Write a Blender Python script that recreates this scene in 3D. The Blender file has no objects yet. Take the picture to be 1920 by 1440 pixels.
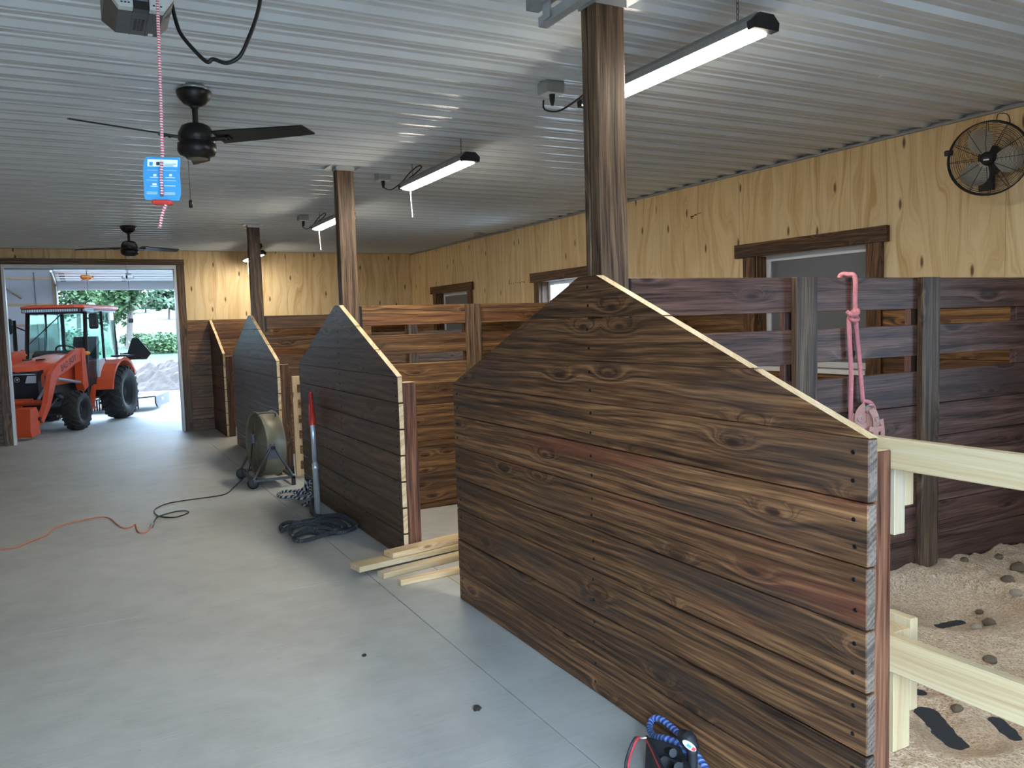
import bpy, math, random
from mathutils import Matrix, Vector, noise as mnoise
random.seed(7)
PI = math.pi
S = bpy.context.scene
COL = S.collection

# ------------------------------------------------------------------ camera
FPX = 1525.87
cam_d = bpy.data.cameras.new('camera'); cam = bpy.data.objects.new('camera', cam_d); COL.objects.link(cam)
cam_d.sensor_width = 36.0; cam_d.lens = FPX * 36.0 / 1920.0
cam_d.clip_start = 0.05; cam_d.clip_end = 600
YAW, PITCH, ROLL = 0.4846, 0.0755, -0.0297
_F = Vector((math.sin(YAW) * math.cos(PITCH), math.cos(YAW) * math.cos(PITCH), -math.sin(PITCH)))
_R = Vector((math.cos(YAW), -math.sin(YAW), 0)); _U = _R.cross(_F)
_r = _R * math.cos(ROLL) + _U * math.sin(ROLL); _u = -_R * math.sin(ROLL) + _U * math.cos(ROLL)
CAMP = Vector((0, 0, 1.65))
cam.matrix_world = Matrix(((_r.x, _u.x, -_F.x, 0), (_r.y, _u.y, -_F.y, 0), (_r.z, _u.z, -_F.z, 1.65), (0, 0, 0, 1)))
S.camera = cam

# ------------------------------------------------------------------ world, exposure
SKY = 15.0
LED = 58.0
wd = bpy.data.worlds.new('world'); S.world = wd; wd.use_nodes = True
wn = wd.node_tree; wn.nodes.clear()
_o = wn.nodes.new('ShaderNodeOutputWorld'); _b = wn.nodes.new('ShaderNodeBackground')
_b.inputs[0].default_value = (0.53, 0.74, 1.0, 1); _b.inputs[1].default_value = SKY
wn.links.new(_b.outputs[0], _o.inputs[0])
sun_d = bpy.data.lights.new('sun', 'SUN'); sun_d.energy = 1.0; sun_d.angle = math.radians(12); sun_d.color = (1, 0.95, 0.86)
sun = bpy.data.objects.new('sun', sun_d); COL.objects.link(sun)
sun.rotation_euler = (math.radians(25), math.radians(38), 0)
vs = S.view_settings
vs.view_transform = 'Standard'; vs.look = 'None'; vs.gamma = 1.0; vs.use_curve_mapping = False; vs.exposure = 0.78

# ------------------------------------------------------------------ node materials
class NT:
    def __init__(s, name):
        s.m = bpy.data.materials.new(name); s.m.use_nodes = True
        s.t = s.m.node_tree; s.n = s.t.nodes; s.n.clear()
        s.out = s.n.new('ShaderNodeOutputMaterial'); s.b = s.n.new('ShaderNodeBsdfPrincipled')
        s.t.links.new(s.b.outputs[0], s.out.inputs[0])
    def put(s, sock, v):
        if hasattr(v, 'is_output'): s.t.links.new(v, sock)
        elif v is not None: sock.default_value = v
    def math(s, op, a, b=None, c=None, clamp=False):
        n = s.n.new('ShaderNodeMath'); n.operation = op; n.use_clamp = clamp
        for i, v in enumerate((a, b, c)): s.put(n.inputs[i], v)
        return n.outputs[0]
    def vmath(s, op, a, b):
        n = s.n.new('ShaderNodeVectorMath'); n.operation = op
        s.put(n.inputs[0], a); s.put(n.inputs[1], b); return n.outputs[0]
    def comb(s, x, y, z):
        n = s.n.new('ShaderNodeCombineXYZ')
        for i, v in enumerate((x, y, z)): s.put(n.inputs[i], v)
        return n.outputs[0]
    def sep(s, v):
        n = s.n.new('ShaderNodeSeparateXYZ'); s.put(n.inputs[0], v); return n.outputs
    def coord(s, kind='Object'):
        return s.n.new('ShaderNodeTexCoord').outputs[kind]
    def rand(s): return s.n.new('ShaderNodeObjectInfo').outputs['Random']
    def noise(s, v, scale, detail=3, rough=0.5, dist=0.0):
        n = s.n.new('ShaderNodeTexNoise'); s.put(n.inputs['Vector'], v)
        n.inputs['Scale'].default_value = scale; n.inputs['Detail'].default_value = detail
        n.inputs['Roughness'].default_value = rough; n.inputs['Distortion'].default_value = dist
        return n.outputs[0]
    def vor2(s, v):
        n = s.n.new('ShaderNodeTexVoronoi'); n.voronoi_dimensions = '2D'; s.put(n.inputs['Vector'], v); n.inputs['Scale'].default_value = 1.0
        return n.outputs['Distance']
    def vor(s, v, scale):
        n = s.n.new('ShaderNodeTexVoronoi'); s.put(n.inputs['Vector'], v); n.inputs['Scale'].default_value = scale
        return n.outputs['Distance']
    def rng(s, v, a, b, c=0.0, d=1.0):
        n = s.n.new('ShaderNodeMapRange'); n.interpolation_type = 'SMOOTHSTEP'; s.put(n.inputs[0], v)
        for i, x in enumerate((a, b, c, d)): n.inputs[1 + i].default_value = x
        return n.outputs[0]
    def ramp(s, f, stops):
        n = s.n.new('ShaderNodeValToRGB'); s.put(n.inputs[0], f); e = n.color_ramp.elements
        while len(e) < len(stops): e.new(0.5)
        for k, (p, c) in enumerate(stops): e[k].position = p; e[k].color = (*c, 1)
        return n.outputs[0]
    def mix(s, f, a, b, mode='MIX'):
        n = s.n.new('ShaderNodeMix'); n.data_type = 'RGBA'; n.blend_type = mode
        s.put(n.inputs[0], f)
        for i, v in ((6, a), (7, b)):
            s.put(n.inputs[i], (*v, 1) if isinstance(v, tuple) and len(v) == 3 else v)
        return n.outputs[2]
    def bump(s, h, strength, dist):
        n = s.n.new('ShaderNodeBump'); s.put(n.inputs['Height'], h)
        n.inputs['Strength'].default_value = strength; n.inputs['Distance'].default_value = dist
        s.put(s.b.inputs['Normal'], n.outputs[0])
    def base(s, c): s.put(s.b.inputs['Base Color'], (*c, 1) if isinstance(c, tuple) else c)
    def rough(s, r): s.put(s.b.inputs['Roughness'], r)

def wood(name, dark, mid, light, knot, rough=0.5, ring=16.0, rnd=0.5, knots=1.0, kscale=1.0, blot=(0.02, 0.02, 0.03), blota=0.5,
         warp=0.14, bump=0.35, tint=None, ksize=0.075, red=None, fine_a=0.35, sf=115.0, spec=0.32):
    t = NT(name); r = t.rand()
    off = t.comb(t.math('MULTIPLY', r, 31.7), t.math('MULTIPLY', r, 57.3), t.math('MULTIPLY', r, 83.9))
    v = t.vmath('ADD', t.coord(), off)
    x, y, z = t.sep(v)
    n1 = t.noise(t.vmath('MULTIPLY', v, (0.7, 2.6, 2.6)), 1.0, 2)
    yz = t.math('ADD', z, t.math('MULTIPLY', y, 0.6))
    kd = t.vor2(t.comb(t.math('MULTIPLY', x, 1.3 * kscale), t.math('MULTIPLY', yz, 4.2 * kscale), 0.0))
    halo = t.math('POWER', t.rng(kd, 0.0, 0.30, 1.0, 0.0), 2.0)
    zz = t.math('ADD', t.math('ADD', yz, t.math('MULTIPLY', t.math('SUBTRACT', n1, 0.5), warp)), t.math('MULTIPLY', halo, 0.075))
    streak = t.noise(t.comb(t.math('MULTIPLY', x, 1.1), 0.0, t.math('MULTIPLY', zz, sf)), 1.0, 3, 0.6)
    broad = t.noise(t.comb(t.math('MULTIPLY', x, 0.8), 3.7, t.math('MULTIPLY', zz, sf * 0.22)), 1.0, 2, 0.55)
    wave = t.math('MULTIPLY_ADD', t.math('SINE', t.math('MULTIPLY', zz, 6.2832 * ring)), 0.5, 0.5)
    fine = t.noise(t.vmath('MULTIPLY', v, (5.0, 130.0, 130.0)), 1.0, 2)
    g = t.math('ADD', t.math('ADD', t.math('MULTIPLY', streak, 0.55), t.math('MULTIPLY', broad, 0.36)), t.math('MULTIPLY', wave, 0.10))
    g = t.math('ADD', g, t.math('MULTIPLY', t.math('SUBTRACT', fine, 0.5), fine_a))
    col = t.ramp(g, [(0.34, dark), (0.50, mid), (0.70, light)])
    if red:
        rz = t.rng(t.noise(t.vmath('MULTIPLY', v, (0.45, 4.0, 5.0)), 1.0, 2), 0.56, 0.72)
        col = t.mix(t.math('MULTIPLY', rz, 0.6), col, t.mix(g, red, tuple(min(1, c * 2.6) for c in red)))
    bl = t.noise(t.vmath('MULTIPLY', v, (0.9, 5.0, 5.0)), 1.0, 3)
    col = t.mix(t.math('MULTIPLY', t.rng(bl, 0.5, 0.72), blota), col, blot)
    km = t.math('MULTIPLY', t.rng(kd, 0.02 * knots, ksize * knots, 1.0, 0.0), 0.9)
    col = t.mix(km, col, knot)
    br = t.math('MULTIPLY_ADD', t.math('SUBTRACT', t.math('FRACT', t.math('MULTIPLY', r, 7.31)), 0.5), rnd, 1.0)
    col = t.mix(1.0, col, t.comb(br, br, br), 'MULTIPLY')
    if tint:
        col = t.mix(t.math('MULTIPLY', t.math('FRACT', t.math('MULTIPLY', r, 13.7)), 0.7), col, t.mix(1.0, col, tint, 'MULTIPLY'))
    t.base(col)
    t.rough(t.math('MULTIPLY_ADD', t.math('SUBTRACT', streak, 0.5), 0.3, rough))
    t.b.inputs['Specular IOR Level'].default_value = spec
    t.bump(g, bump, 0.004)
    return t.m

def plain(name, c, rough=0.5, metal=0.0, var=0.12, scale=9.0, bump=0.0, **kw):
    t = NT(name); v = t.coord()
    n = t.noise(v, scale, 4)
    f = t.math('MULTIPLY_ADD', t.math('SUBTRACT', n, 0.5), 2 * var, 1.0)
    t.base(t.mix(1.0, c, t.comb(f, f, f), 'MULTIPLY'))
    t.rough(t.math('MULTIPLY_ADD', t.math('SUBTRACT', n, 0.5), 0.2, rough))
    t.b.inputs['Metallic'].default_value = metal
    if bump: t.bump(n, bump, 0.01)
    return t.m

def emit(name, c, s):
    t = NT(name); t.base((0.8, 0.8, 0.8)); t.b.inputs['Emission Color'].default_value = (*c, 1); t.b.inputs['Emission Strength'].default_value = s
    return t.m

M = {}
M['stain'] = wood('dark_stained_pine', (0.018, 0.009, 0.0055), (0.100, 0.045, 0.0185), (0.29, 0.140, 0.056), (0.03, 0.013, 0.008), 0.5,
                  ring=24, rnd=0.5, blot=(0.038, 0.026, 0.021), blota=0.55, red=(0.085, 0.024, 0.012), bump=0.5, tint=(0.9, 0.92, 0.96), fine_a=0.45)
M['stain_warm'] = wood('brown_stained_pine', (0.040, 0.018, 0.009), (0.155, 0.077, 0.031), (0.37, 0.195, 0.074), (0.04, 0.018, 0.009), 0.42,
                       ring=16, rnd=0.5, blot=(0.05, 0.030, 0.024), blota=0.55, red=(0.07, 0.026, 0.013), bump=0.4, fine_a=0.45)
M['stain_plum'] = wood('plum_brown_stained_pine', (0.026, 0.012, 0.009), (0.094, 0.046, 0.034), (0.18, 0.098, 0.070), (0.025, 0.012, 0.011), 0.5,
                       ring=13, rnd=0.4, blot=(0.038, 0.024, 0.023), blota=0.5, bump=0.4, fine_a=0.5)
M['stain_grey'] = wood('grey_sheen_stained_pine', (0.028, 0.015, 0.010), (0.104, 0.059, 0.034), (0.20, 0.124, 0.074), (0.03, 0.017, 0.011), 0.42,
                       ring=14, rnd=0.4, blot=(0.05, 0.038, 0.032), blota=0.5, bump=0.35, fine_a=0.45)
M['stain_post'] = wood('stained_post', (0.03, 0.017, 0.011), (0.11, 0.066, 0.038), (0.25, 0.155, 0.09), (0.03, 0.015, 0.01), 0.5,
                       ring=18, rnd=0.25, blot=(0.06, 0.036, 0.025), blota=0.4, kscale=0.8, bump=0.4, fine_a=0.5)
M['stain_red'] = wood('red_brown_stained_pine', (0.035, 0.015, 0.010), (0.13, 0.052, 0.028), (0.25, 0.11, 0.058), (0.04, 0.014, 0.01), 0.5,
                      ring=22, rnd=0.2, blot=(0.06, 0.026, 0.02), blota=0.5, kscale=0.7, fine_a=0.5)
M['fresh'] = wood('fresh_cut_pine', (0.50, 0.33, 0.16), (0.66, 0.48, 0.27), (0.80, 0.65, 0.42), (0.30, 0.13, 0.06), 0.6,
                  ring=12, rnd=0.15, blot=(0.62, 0.42, 0.22), blota=0.4, ksize=0.07, bump=0.15)
M['pale'] = wood('pale_raw_spruce', (0.40, 0.27, 0.135), (0.51, 0.38, 0.21), (0.57, 0.455, 0.285), (0.30, 0.15, 0.07), 0.6,
                 ring=9, rnd=0.12, blot=(0.48, 0.43, 0.35), blota=0.5, ksize=0.04, bump=0.12, fine_a=0.2)
M['endgrain'] = wood('weathered_end_grain', (0.05, 0.036, 0.027), (0.15, 0.112, 0.084), (0.26, 0.205, 0.16), (0.06, 0.05, 0.04), 0.7,
                     ring=60, rnd=0.3, blot=(0.12, 0.10, 0.085), blota=0.3)
M['ply'] = wood('pine_plywood', (0.56, 0.355, 0.155), (0.75, 0.55, 0.295), (0.82, 0.65, 0.39), (0.11, 0.035, 0.012), 0.6,
                ring=7, rnd=0.12, blot=(0.60, 0.38, 0.17), blota=0.45, warp=0.6, kscale=0.80, ksize=0.065, bump=0.1, fine_a=0.14, sf=42.0)
M['screw'] = plain('black_screw', (0.01, 0.01, 0.011), 0.45, 0.6)
M['black'] = plain('black_metal', (0.012, 0.012, 0.013), 0.38, 0.1)
M['matblack'] = plain('matt_black_plastic', (0.016, 0.016, 0.018), 0.6)
M['rubber'] = plain('tyre_rubber', (0.028, 0.027, 0.026), 0.75, 0, 0.4, 14, 0.3)
M['galv'] = plain('galvanised_steel', (0.50, 0.53, 0.54), 0.38, 0.85, 0.25, 22)
M['galvdark'] = plain('dull_galvanised', (0.30, 0.32, 0.33), 0.5, 0.4, 0.25, 25)
M['white'] = plain('white_vinyl', (0.72, 0.75, 0.76), 0.45, 0, 0.05)
M['pane'] = plain('grey_shutter_panel', (0.14, 0.15, 0.16), 0.5, 0, 0.15, 3)
M['wrap'] = plain('grey_house_wrap', (0.60, 0.59, 0.61), 0.6, 0, 0.12, 4, 0.2)
M['doorwhite'] = plain('white_door_section', (0.78, 0.80, 0.82), 0.4, 0, 0.05)
M['orange'] = plain('orange_paint', (0.70, 0.085, 0.022), 0.35, 0, 0.10, 6)
M['glass'] = NT('green_tint_glass').m
def _glass(m, tint, mixf):
    nt = m.node_tree; nt.nodes.clear()
    o = nt.nodes.new('ShaderNodeOutputMaterial'); mx = nt.nodes.new('ShaderNodeMixShader')
    tr = nt.nodes.new('ShaderNodeBsdfTransparent'); tr.inputs[0].default_value = (*tint, 1)
    gl = nt.nodes.new('ShaderNodeBsdfGlossy'); gl.inputs['Roughness'].default_value = 0.03
    nt.links.new(tr.outputs[0], mx.inputs[1]); nt.links.new(gl.outputs[0], mx.inputs[2]); mx.inputs[0].default_value = mixf
    nt.links.new(mx.outputs[0], o.inputs[0])
_glass(M['glass'], (0.84, 0.94, 0.92), 0.08)
M['clearglass'] = NT('clear_glass').m
_glass(M['clearglass'], (0.93, 0.96, 0.96), 0.05)
M['lens'] = plain('clear_lamp_lens', (0.62, 0.66, 0.70), 0.12, 0.3)
M['amber'] = plain('amber_lens', (0.75, 0.25, 0.02), 0.25)
M['red'] = plain('red_paint', (0.52, 0.04, 0.028), 0.4, 0, 0.3, 30)
M['alu'] = plain('brushed_aluminium', (0.55, 0.60, 0.64), 0.35, 0.55, 0.2, 20)
M['drum'] = plain('dusty_tan_steel', (0.20, 0.175, 0.115), 0.5, 0.2, 0.35, 6)
M['drumgrille'] = plain('dusty_fan_grille', (0.20, 0.175, 0.12), 0.6, 0.2, 0.3, 12)
M['greymetal'] = plain('dark_grey_frame', (0.085, 0.088, 0.09), 0.4, 0.5)
M['cutter'] = plain('grey_cutter_deck', (0.032, 0.036, 0.039), 0.5, 0.2, 0.25, 6)
M['blade'] = plain('pale_fan_blade', (0.62, 0.59, 0.50), 0.35, 0.5)
M['card'] = plain('blue_card', (0.045, 0.29, 0.56), 0.5, 0, 0.03)
M['cardwhite'] = plain('card_print_white', (0.80, 0.86, 0.92), 0.5, 0, 0.02)
M['cardblack'] = plain('card_print_black', (0.02, 0.02, 0.035), 0.5)
M['opener'] = plain('charcoal_plastic', (0.045, 0.047, 0.05), 0.4)
M['openerlens'] = plain('frosted_white_lens', (0.62, 0.66, 0.64), 0.35)
M['bluelamp'] = emit('blue_status_lamp', (0.05, 0.5, 1.0), 4.0)
M['orangecord'] = plain('orange_cord', (0.62, 0.20, 0.10), 0.6)
M['pink'] = plain('pink_rope', (0.66, 0.24, 0.25), 0.8, 0, 0.25, 60, 0.4)
M['pinkweb'] = plain('pink_webbing', (0.62, 0.33, 0.27), 0.8, 0, 0.25, 90, 0.4)
M['brass'] = plain('steel_ring', (0.5, 0.5, 0.48), 0.3, 0.9)
M['redtrim'] = plain('red_webbing', (0.36, 0.03, 0.035), 0.7, 0, 0.2, 70)
M['led'] = emit('led_diffuser', (1.0, 0.93, 0.80), LED)
M['bark'] = plain('tree_bark', (0.06, 0.048, 0.040), 0.9, 0, 0.4, 8, 0.5)

def rope_mat(name, a, b, fu, fv, rough=0.8):
    t = NT(name); u, v, _ = t.sep(t.coord('UV'))
    w = t.math('SINE', t.math('ADD', t.math('MULTIPLY', u, fu), t.math('MULTIPLY', v, fv)))
    t.base(t.mix(t.rng(w, -0.25, 0.25), a, b)); t.rough(rough)
    t.bump(w, 0.6, 0.003)
    return t.m
M['ropeblack'] = rope_mat('black_braided_rope', (0.018, 0.021, 0.026), (0.05, 0.06, 0.07), 420, 6.283)
M['ropestripe'] = rope_mat('black_white_rope', (0.018, 0.021, 0.028), (0.38, 0.42, 0.45), 110, 6.283)
M['ropeblue'] = rope_mat('blue_twisted_rope', (0.045, 0.085, 0.26), (0.16, 0.27, 0.62), 300, 6.283)
M['cordred'] = rope_mat('red_white_cord', (0.62, 0.10, 0.11), (0.75, 0.62, 0.62), 900, 0)

def concrete():
    t = NT('brushed_concrete'); v = t.coord()
    big = t.noise(v, 0.7, 4, 0.6); mid = t.noise(v, 5, 5, 0.6)
    brush = t.noise(t.vmath('MULTIPLY', v, (3.0, 110.0, 1.0)), 1.0, 3)
    sp = t.rng(t.noise(t.vmath('MULTIPLY', v, (22.0, 48.0, 1.0)), 1.0, 3, 0.6), 0.70, 0.76)
    f = t.math('ADD', t.math('ADD', t.math('MULTIPLY', big, 0.45), t.math('MULTIPLY', mid, 0.35)), t.math('MULTIPLY', brush, 0.2))
    c = t.ramp(f, [(0.34, (0.325, 0.31, 0.275)), (0.5, (0.42, 0.41, 0.372)), (0.66, (0.495, 0.485, 0.448))])
    st = t.rng(t.noise(v, 1.6, 5, 0.65), 0.56, 0.74)
    c = t.mix(t.math('MULTIPLY', st, 0.30), c, (0.42, 0.36, 0.26))
    c = t.mix(t.math('MULTIPLY', sp, 0.6), c, (0.14, 0.115, 0.08))
    t.base(c); t.rough(t.math('MULTIPLY_ADD', mid, 0.25, 0.5)); t.bump(t.math('ADD', brush, mid), 0.25, 0.003)
    return t.m
M['concrete'] = concrete()
def ceilmat():
    t = NT('white_painted_steel'); v = t.coord(); n = t.noise(v, 3, 3)
    t.base(t.ramp(n, [(0.3, (0.57, 0.59, 0.59)), (0.7, (0.62, 0.64, 0.64))])); t.rough(t.math('MULTIPLY_ADD', n, 0.10, 0.20))
    return t.m
M['ceil'] = ceilmat()
def shavings():
    t = NT('wood_shavings'); v = t.coord()
    a = t.noise(v, 55, 4, 0.7); b = t.noise(v, 4, 4); c3 = t.vor(v, 90)
    f = t.math('ADD', t.math('MULTIPLY', a, 0.7), t.math('MULTIPLY', c3, 0.4))
    c = t.ramp(f, [(0.25, (0.27, 0.155, 0.08)), (0.48, (0.58, 0.39, 0.235)), (0.72, (0.74, 0.56, 0.385))])
    c = t.mix(t.math('MULTIPLY', t.rng(b, 0.55, 0.72), 0.45), c, (0.30, 0.21, 0.13))
    t.base(c); t.rough(0.95); t.bump(f, 1.0, 0.02)
    return t.m
M['shavings'] = shavings()
M['mat'] = plain('black_rubber_mat', (0.02, 0.022, 0.024), 0.7, 0, 0.3, 30, 0.3)
M['dung'] = plain('brown_clod', (0.13, 0.085, 0.05), 0.95, 0, 0.4, 40, 0.6)
M['stone'] = plain('tan_stone', (0.30, 0.23, 0.16), 0.8, 0, 0.25, 20, 0.3)
M['clod'] = plain('dark_clod', (0.02, 0.014, 0.01), 0.9, 0, 0.4, 60, 0.6)
def ground():
    t = NT('outdoor_ground'); v = t.coord(); x, y, z = t.sep(v)
    n = t.noise(v, 0.35, 5, 0.6); fn = t.noise(v, 9, 5, 0.7)
    edge = t.math('MULTIPLY_ADD', t.math('SUBTRACT', n, 0.5), 9.0, y)
    grav = t.ramp(fn, [(0.3, (0.10, 0.088, 0.076)), (0.7, (0.16, 0.148, 0.136))])
    grass = t.ramp(fn, [(0.3, (0.012, 0.030, 0.010)), (0.7, (0.034, 0.068, 0.022))])
    field = t.ramp(fn, [(0.3, (0.042, 0.064, 0.040)), (0.7, (0.066, 0.088, 0.056))])
    c = t.mix(t.rng(edge, 35.0, 38.0), grav, grass)
    band = t.math('MULTIPLY', t.rng(edge, 41.0, 43.0), t.rng(edge, 46.0, 48.5, 1.0, 0.0))
    c = t.mix(t.math('MULTIPLY', band, t.rng(x, 4.2, 5.6)), c, (0.075, 0.055, 0.045))
    c = t.mix(t.rng(edge, 60.0, 70.0), c, field)
    t.base(c); t.rough(0.95); t.bump(fn, 0.8, 0.05)
    return t.m
M['ground'] = ground()
def leafmat(name, a, b):
    t = NT(name); v = t.coord(); n = t.noise(v, 1.2, 3)
    c = t.ramp(n, [(0.3, a), (0.7, b)]); t.base(c); t.rough(0.6)
    t.b.inputs['Transmission Weight'].default_value = 0.0
    return t.m
M['leaf'] = leafmat('green_leaves', (0.016, 0.040, 0.012), (0.045, 0.090, 0.026))
M['leaf2'] = leafmat('pale_green_leaves', (0.026, 0.056, 0.026), (0.052, 0.090, 0.046))
M['mulch'] = plain('mulch_pile', (0.038, 0.028, 0.024), 0.95, 0, 0.5, 5, 0.8)

# ------------------------------------------------------------------ mesh helpers
W = {}
def grain(axis):
    if axis == 'x': return Matrix.Identity(3)
    if axis == 'y': return Matrix(((0, -1, 0), (1, 0, 0), (0, 0, 1)))
    return Matrix(((0, 0, -1), (0, 1, 0), (1, 0, 0)))

def link(o, parent=None, mw=None):
    COL.objects.link(o)
    mw = mw or Matrix.Identity(4); W[o.name] = mw
    if parent is not None:
        o.parent = parent; o.matrix_local = W[parent.name].inverted() @ mw
    else: o.matrix_world = mw
    return o

def tag(o, label=None, cat=None, group=None, kind=None):
    for k, v in (('label', label), ('category', cat), ('group', group), ('kind', kind)):
        if v: o[k] = v
    return o

def empty(name, loc, label=None, cat=None, group=None, rot=None, kind=None, parent=None):
    o = bpy.data.objects.new(name, None); o.empty_display_size = 0.1
    mw = Matrix.Translation(loc)
    if rot is not None: mw = mw @ rot
    link(o, parent, mw); tag(o, label, cat, group, kind); return o

class MB:
    def __init__(s): s.v = []; s.f = []; s.mi = []; s.sm = []; s.uv = {}; s.m = None
    def add(s, vs, fs, mi=0, smooth=False, uvs=None):
        b = len(s.v)
        if s.m is not None: vs = [s.m @ Vector(p) for p in vs]
        s.v += [Vector(p) for p in vs]
        for k, f in enumerate(fs):
            if uvs: s.uv[len(s.f)] = uvs[k]
            s.f.append([b + i for i in f]); s.mi.append(mi); s.sm.append(smooth)
        return s
    def box(s, x0, x1, y0, y1, z0, z1, mi=0, c=0.0):
        if c <= 0:
            v = [(x, y, z) for x in (x0, x1) for y in (y0, y1) for z in (z0, z1)]
            return s.add(v, [(0, 1, 3, 2), (4, 6, 7, 5), (0, 4, 5, 1), (2, 3, 7, 6), (0, 2, 6, 4), (1, 5, 7, 3)], mi)
        pts = []
        v = []
        for sx in (0, 1):
            for sy in (0, 1):
                for sz in (0, 1):
                    X, Y, Z = (x0, x1)[sx], (y0, y1)[sy], (z0, z1)[sz]
                    dx, dy, dz = (c, -c)[sx], (c, -c)[sy], (c, -c)[sz]
                    v += [(X, Y + dy, Z + dz), (X + dx, Y, Z + dz), (X + dx, Y + dy, Z)]
        I = lambda a, b_, d, k: (a * 4 + b_ * 2 + d) * 3 + k
        fs = []
        for a in (0, 1):
            q = [I(a, 0, 0, 0), I(a, 0, 1, 0), I(a, 1, 1, 0), I(a, 1, 0, 0)]; fs.append(q if a == 0 else q[::-1])
            q = [I(0, a, 0, 1), I(1, a, 0, 1), I(1, a, 1, 1), I(0, a, 1, 1)]; fs.append(q if a == 0 else q[::-1])
            q = [I(0, 0, a, 2), I(0, 1, a, 2), I(1, 1, a, 2), I(1, 0, a, 2)]; fs.append(q if a == 0 else q[::-1])
        for a in (0, 1):
            for b_ in (0, 1):
                fs.append([I(a, b_, 0, 0), I(a, b_, 1, 0), I(a, b_, 1, 1), I(a, b_, 0, 1)])
                fs.append([I(a, 0, b_, 0), I(a, 1, b_, 0), I(a, 1, b_, 2), I(a, 0, b_, 2)])
                fs.append([I(0, a, b_, 1), I(1, a, b_, 1), I(1, a, b_, 2), I(0, a, b_, 2)])
        for a in range(8): fs.append([a * 3, a * 3 + 1, a * 3 + 2])
        return s.add(v, fs, mi)
    def prism(s, poly, axis, a, b, mi=0, emi=None):
        """poly in the two other axes (order x,y,z without axis)"""
        def P(p, t):
            if axis == 'x': return (t, p[0], p[1])
            if axis == 'y': return (p[0], t, p[1])
            return (p[0], p[1], t)
        n = len(poly); v = [P(p, a) for p in poly] + [P(p, b) for p in poly]
        s.add(v, [list(range(n))[::-1], list(range(n, 2 * n))], mi)
        base = len(s.v) - 2 * n
        for i in range(n):
            j = (i + 1) % n; s.f.append([base + i, base + j, base + n + j, base + n + i]); s.mi.append(emi[i] if emi else mi); s.sm.append(False)
        return s
    def lathe(s, prof, n=24, mi=0, smooth=True, closed=False):
        """prof: (r,z) list about local z axis"""
        v = []; m = len(prof)
        for i in range(n):
            a = 2 * PI * i / n; v += [(r * math.cos(a), r * math.sin(a), z) for r, z in prof]
        fs = []
        for i in range(n):
            j = (i + 1) % n
            for k in range(m if closed else m - 1):
                l = (k + 1) % m; fs.append([i * m + k, j * m + k, j * m + l, i * m + l])
        return s.add(v, fs, mi, smooth)
    def tube(s, pts, r, n=8, mi=0, smooth=True, cap=True, closed=False):
        pts = [Vector(p) for p in pts]; N = len(pts); rr = r if isinstance(r, (list, tuple)) else [r] * N
        tan = []
        for i in range(N):
            a = pts[(i - 1) % N] if (closed or i > 0) else pts[i]; b = pts[(i + 1) % N] if (closed or i < N - 1) else pts[i]
            d = b - a; tan.append(d.normalized() if d.length > 1e-9 else Vector((0, 0, 1)))
        up = Vector((0, 0, 1)) if abs(tan[0].z) < 0.9 else Vector((1, 0, 0))
        nx = tan[0].cross(up).normalized(); v = []; L = 0; us = []
        for i in range(N):
            if i: L += (pts[i] - pts[i - 1]).length
            us.append(L)
            nx = (nx - tan[i] * nx.dot(tan[i])).normalized(); ny = tan[i].cross(nx)
            v += [pts[i] + (nx * math.cos(2 * PI * k / n) + ny * math.sin(2 * PI * k / n)) * rr[i] for k in range(n)]
        fs = []; uv = []
        for i in range(N if closed else N - 1):
            i2 = (i + 1) % N
            ub = us[i2] if i2 else L + (pts[0] - pts[-1]).length
            for k in range(n):
                k2 = (k + 1) % n; fs.append([i * n + k, i2 * n + k, i2 * n + k2, i * n + k2][::-1])
                uv.append([(us[i], k / n), (ub, k / n), (ub, (k + 1) / n), (us[i], (k + 1) / n)][::-1])
        s.add(v, fs, mi, smooth, uv)
        if cap and not closed:
            b = len(s.v) - N * n
            s.f.append([b + k for k in range(n)]); s.f.append([b + (N - 1) * n + k for k in range(n)][::-1]); s.mi += [mi, mi]; s.sm += [False, False]
        return s
    def build(s, name, mats, parent=None, origin=None, axis='x', local=False, kind=None):
        """verts are world coords unless local (then relative to the parent)"""
        if local:
            mw = W[parent.name].copy() if parent is not None else Matrix.Identity(4); inv = None
            if origin is not None or axis != 'x':
                ml = Matrix.Translation(origin or (0, 0, 0)) @ grain(axis).to_4x4(); inv = ml.inverted(); mw = mw @ ml
        else:
            if origin is None:
                origin = sum(s.v, Vector()) / max(1, len(s.v)) if parent is None else W[parent.name].translation
            mw = Matrix.Translation(origin) @ grain(axis).to_4x4(); inv = mw.inverted()
        me = bpy.data.meshes.new(name)
        me.from_pydata([(inv @ p if inv else p) for p in s.v], [], s.f)
        mats = mats if isinstance(mats, (list, tuple)) else [mats]
        for m in mats: me.materials.append(M[m] if isinstance(m, str) else m)
        me.polygons.foreach_set('material_index', s.mi); me.polygons.foreach_set('use_smooth', s.sm)
        if s.uv:
            lay = me.uv_layers.new(name='UVMap')
            for fi, u in s.uv.items():
                for li, c in zip(me.polygons[fi].loop_indices, u): lay.data[li].uv = c
        me.update()
        o = bpy.data.objects.new(name, me); link(o, parent, mw)
        if kind: o['kind'] = kind
        return o

def clone(o, parent, mw):
    c = o.copy(); COL.objects.link(c); W[c.name] = mw
    c.parent = parent
    if parent is not None: c.matrix_local = W[parent.name].inverted() @ mw
    else: c.matrix_world = mw
    return c

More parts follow.
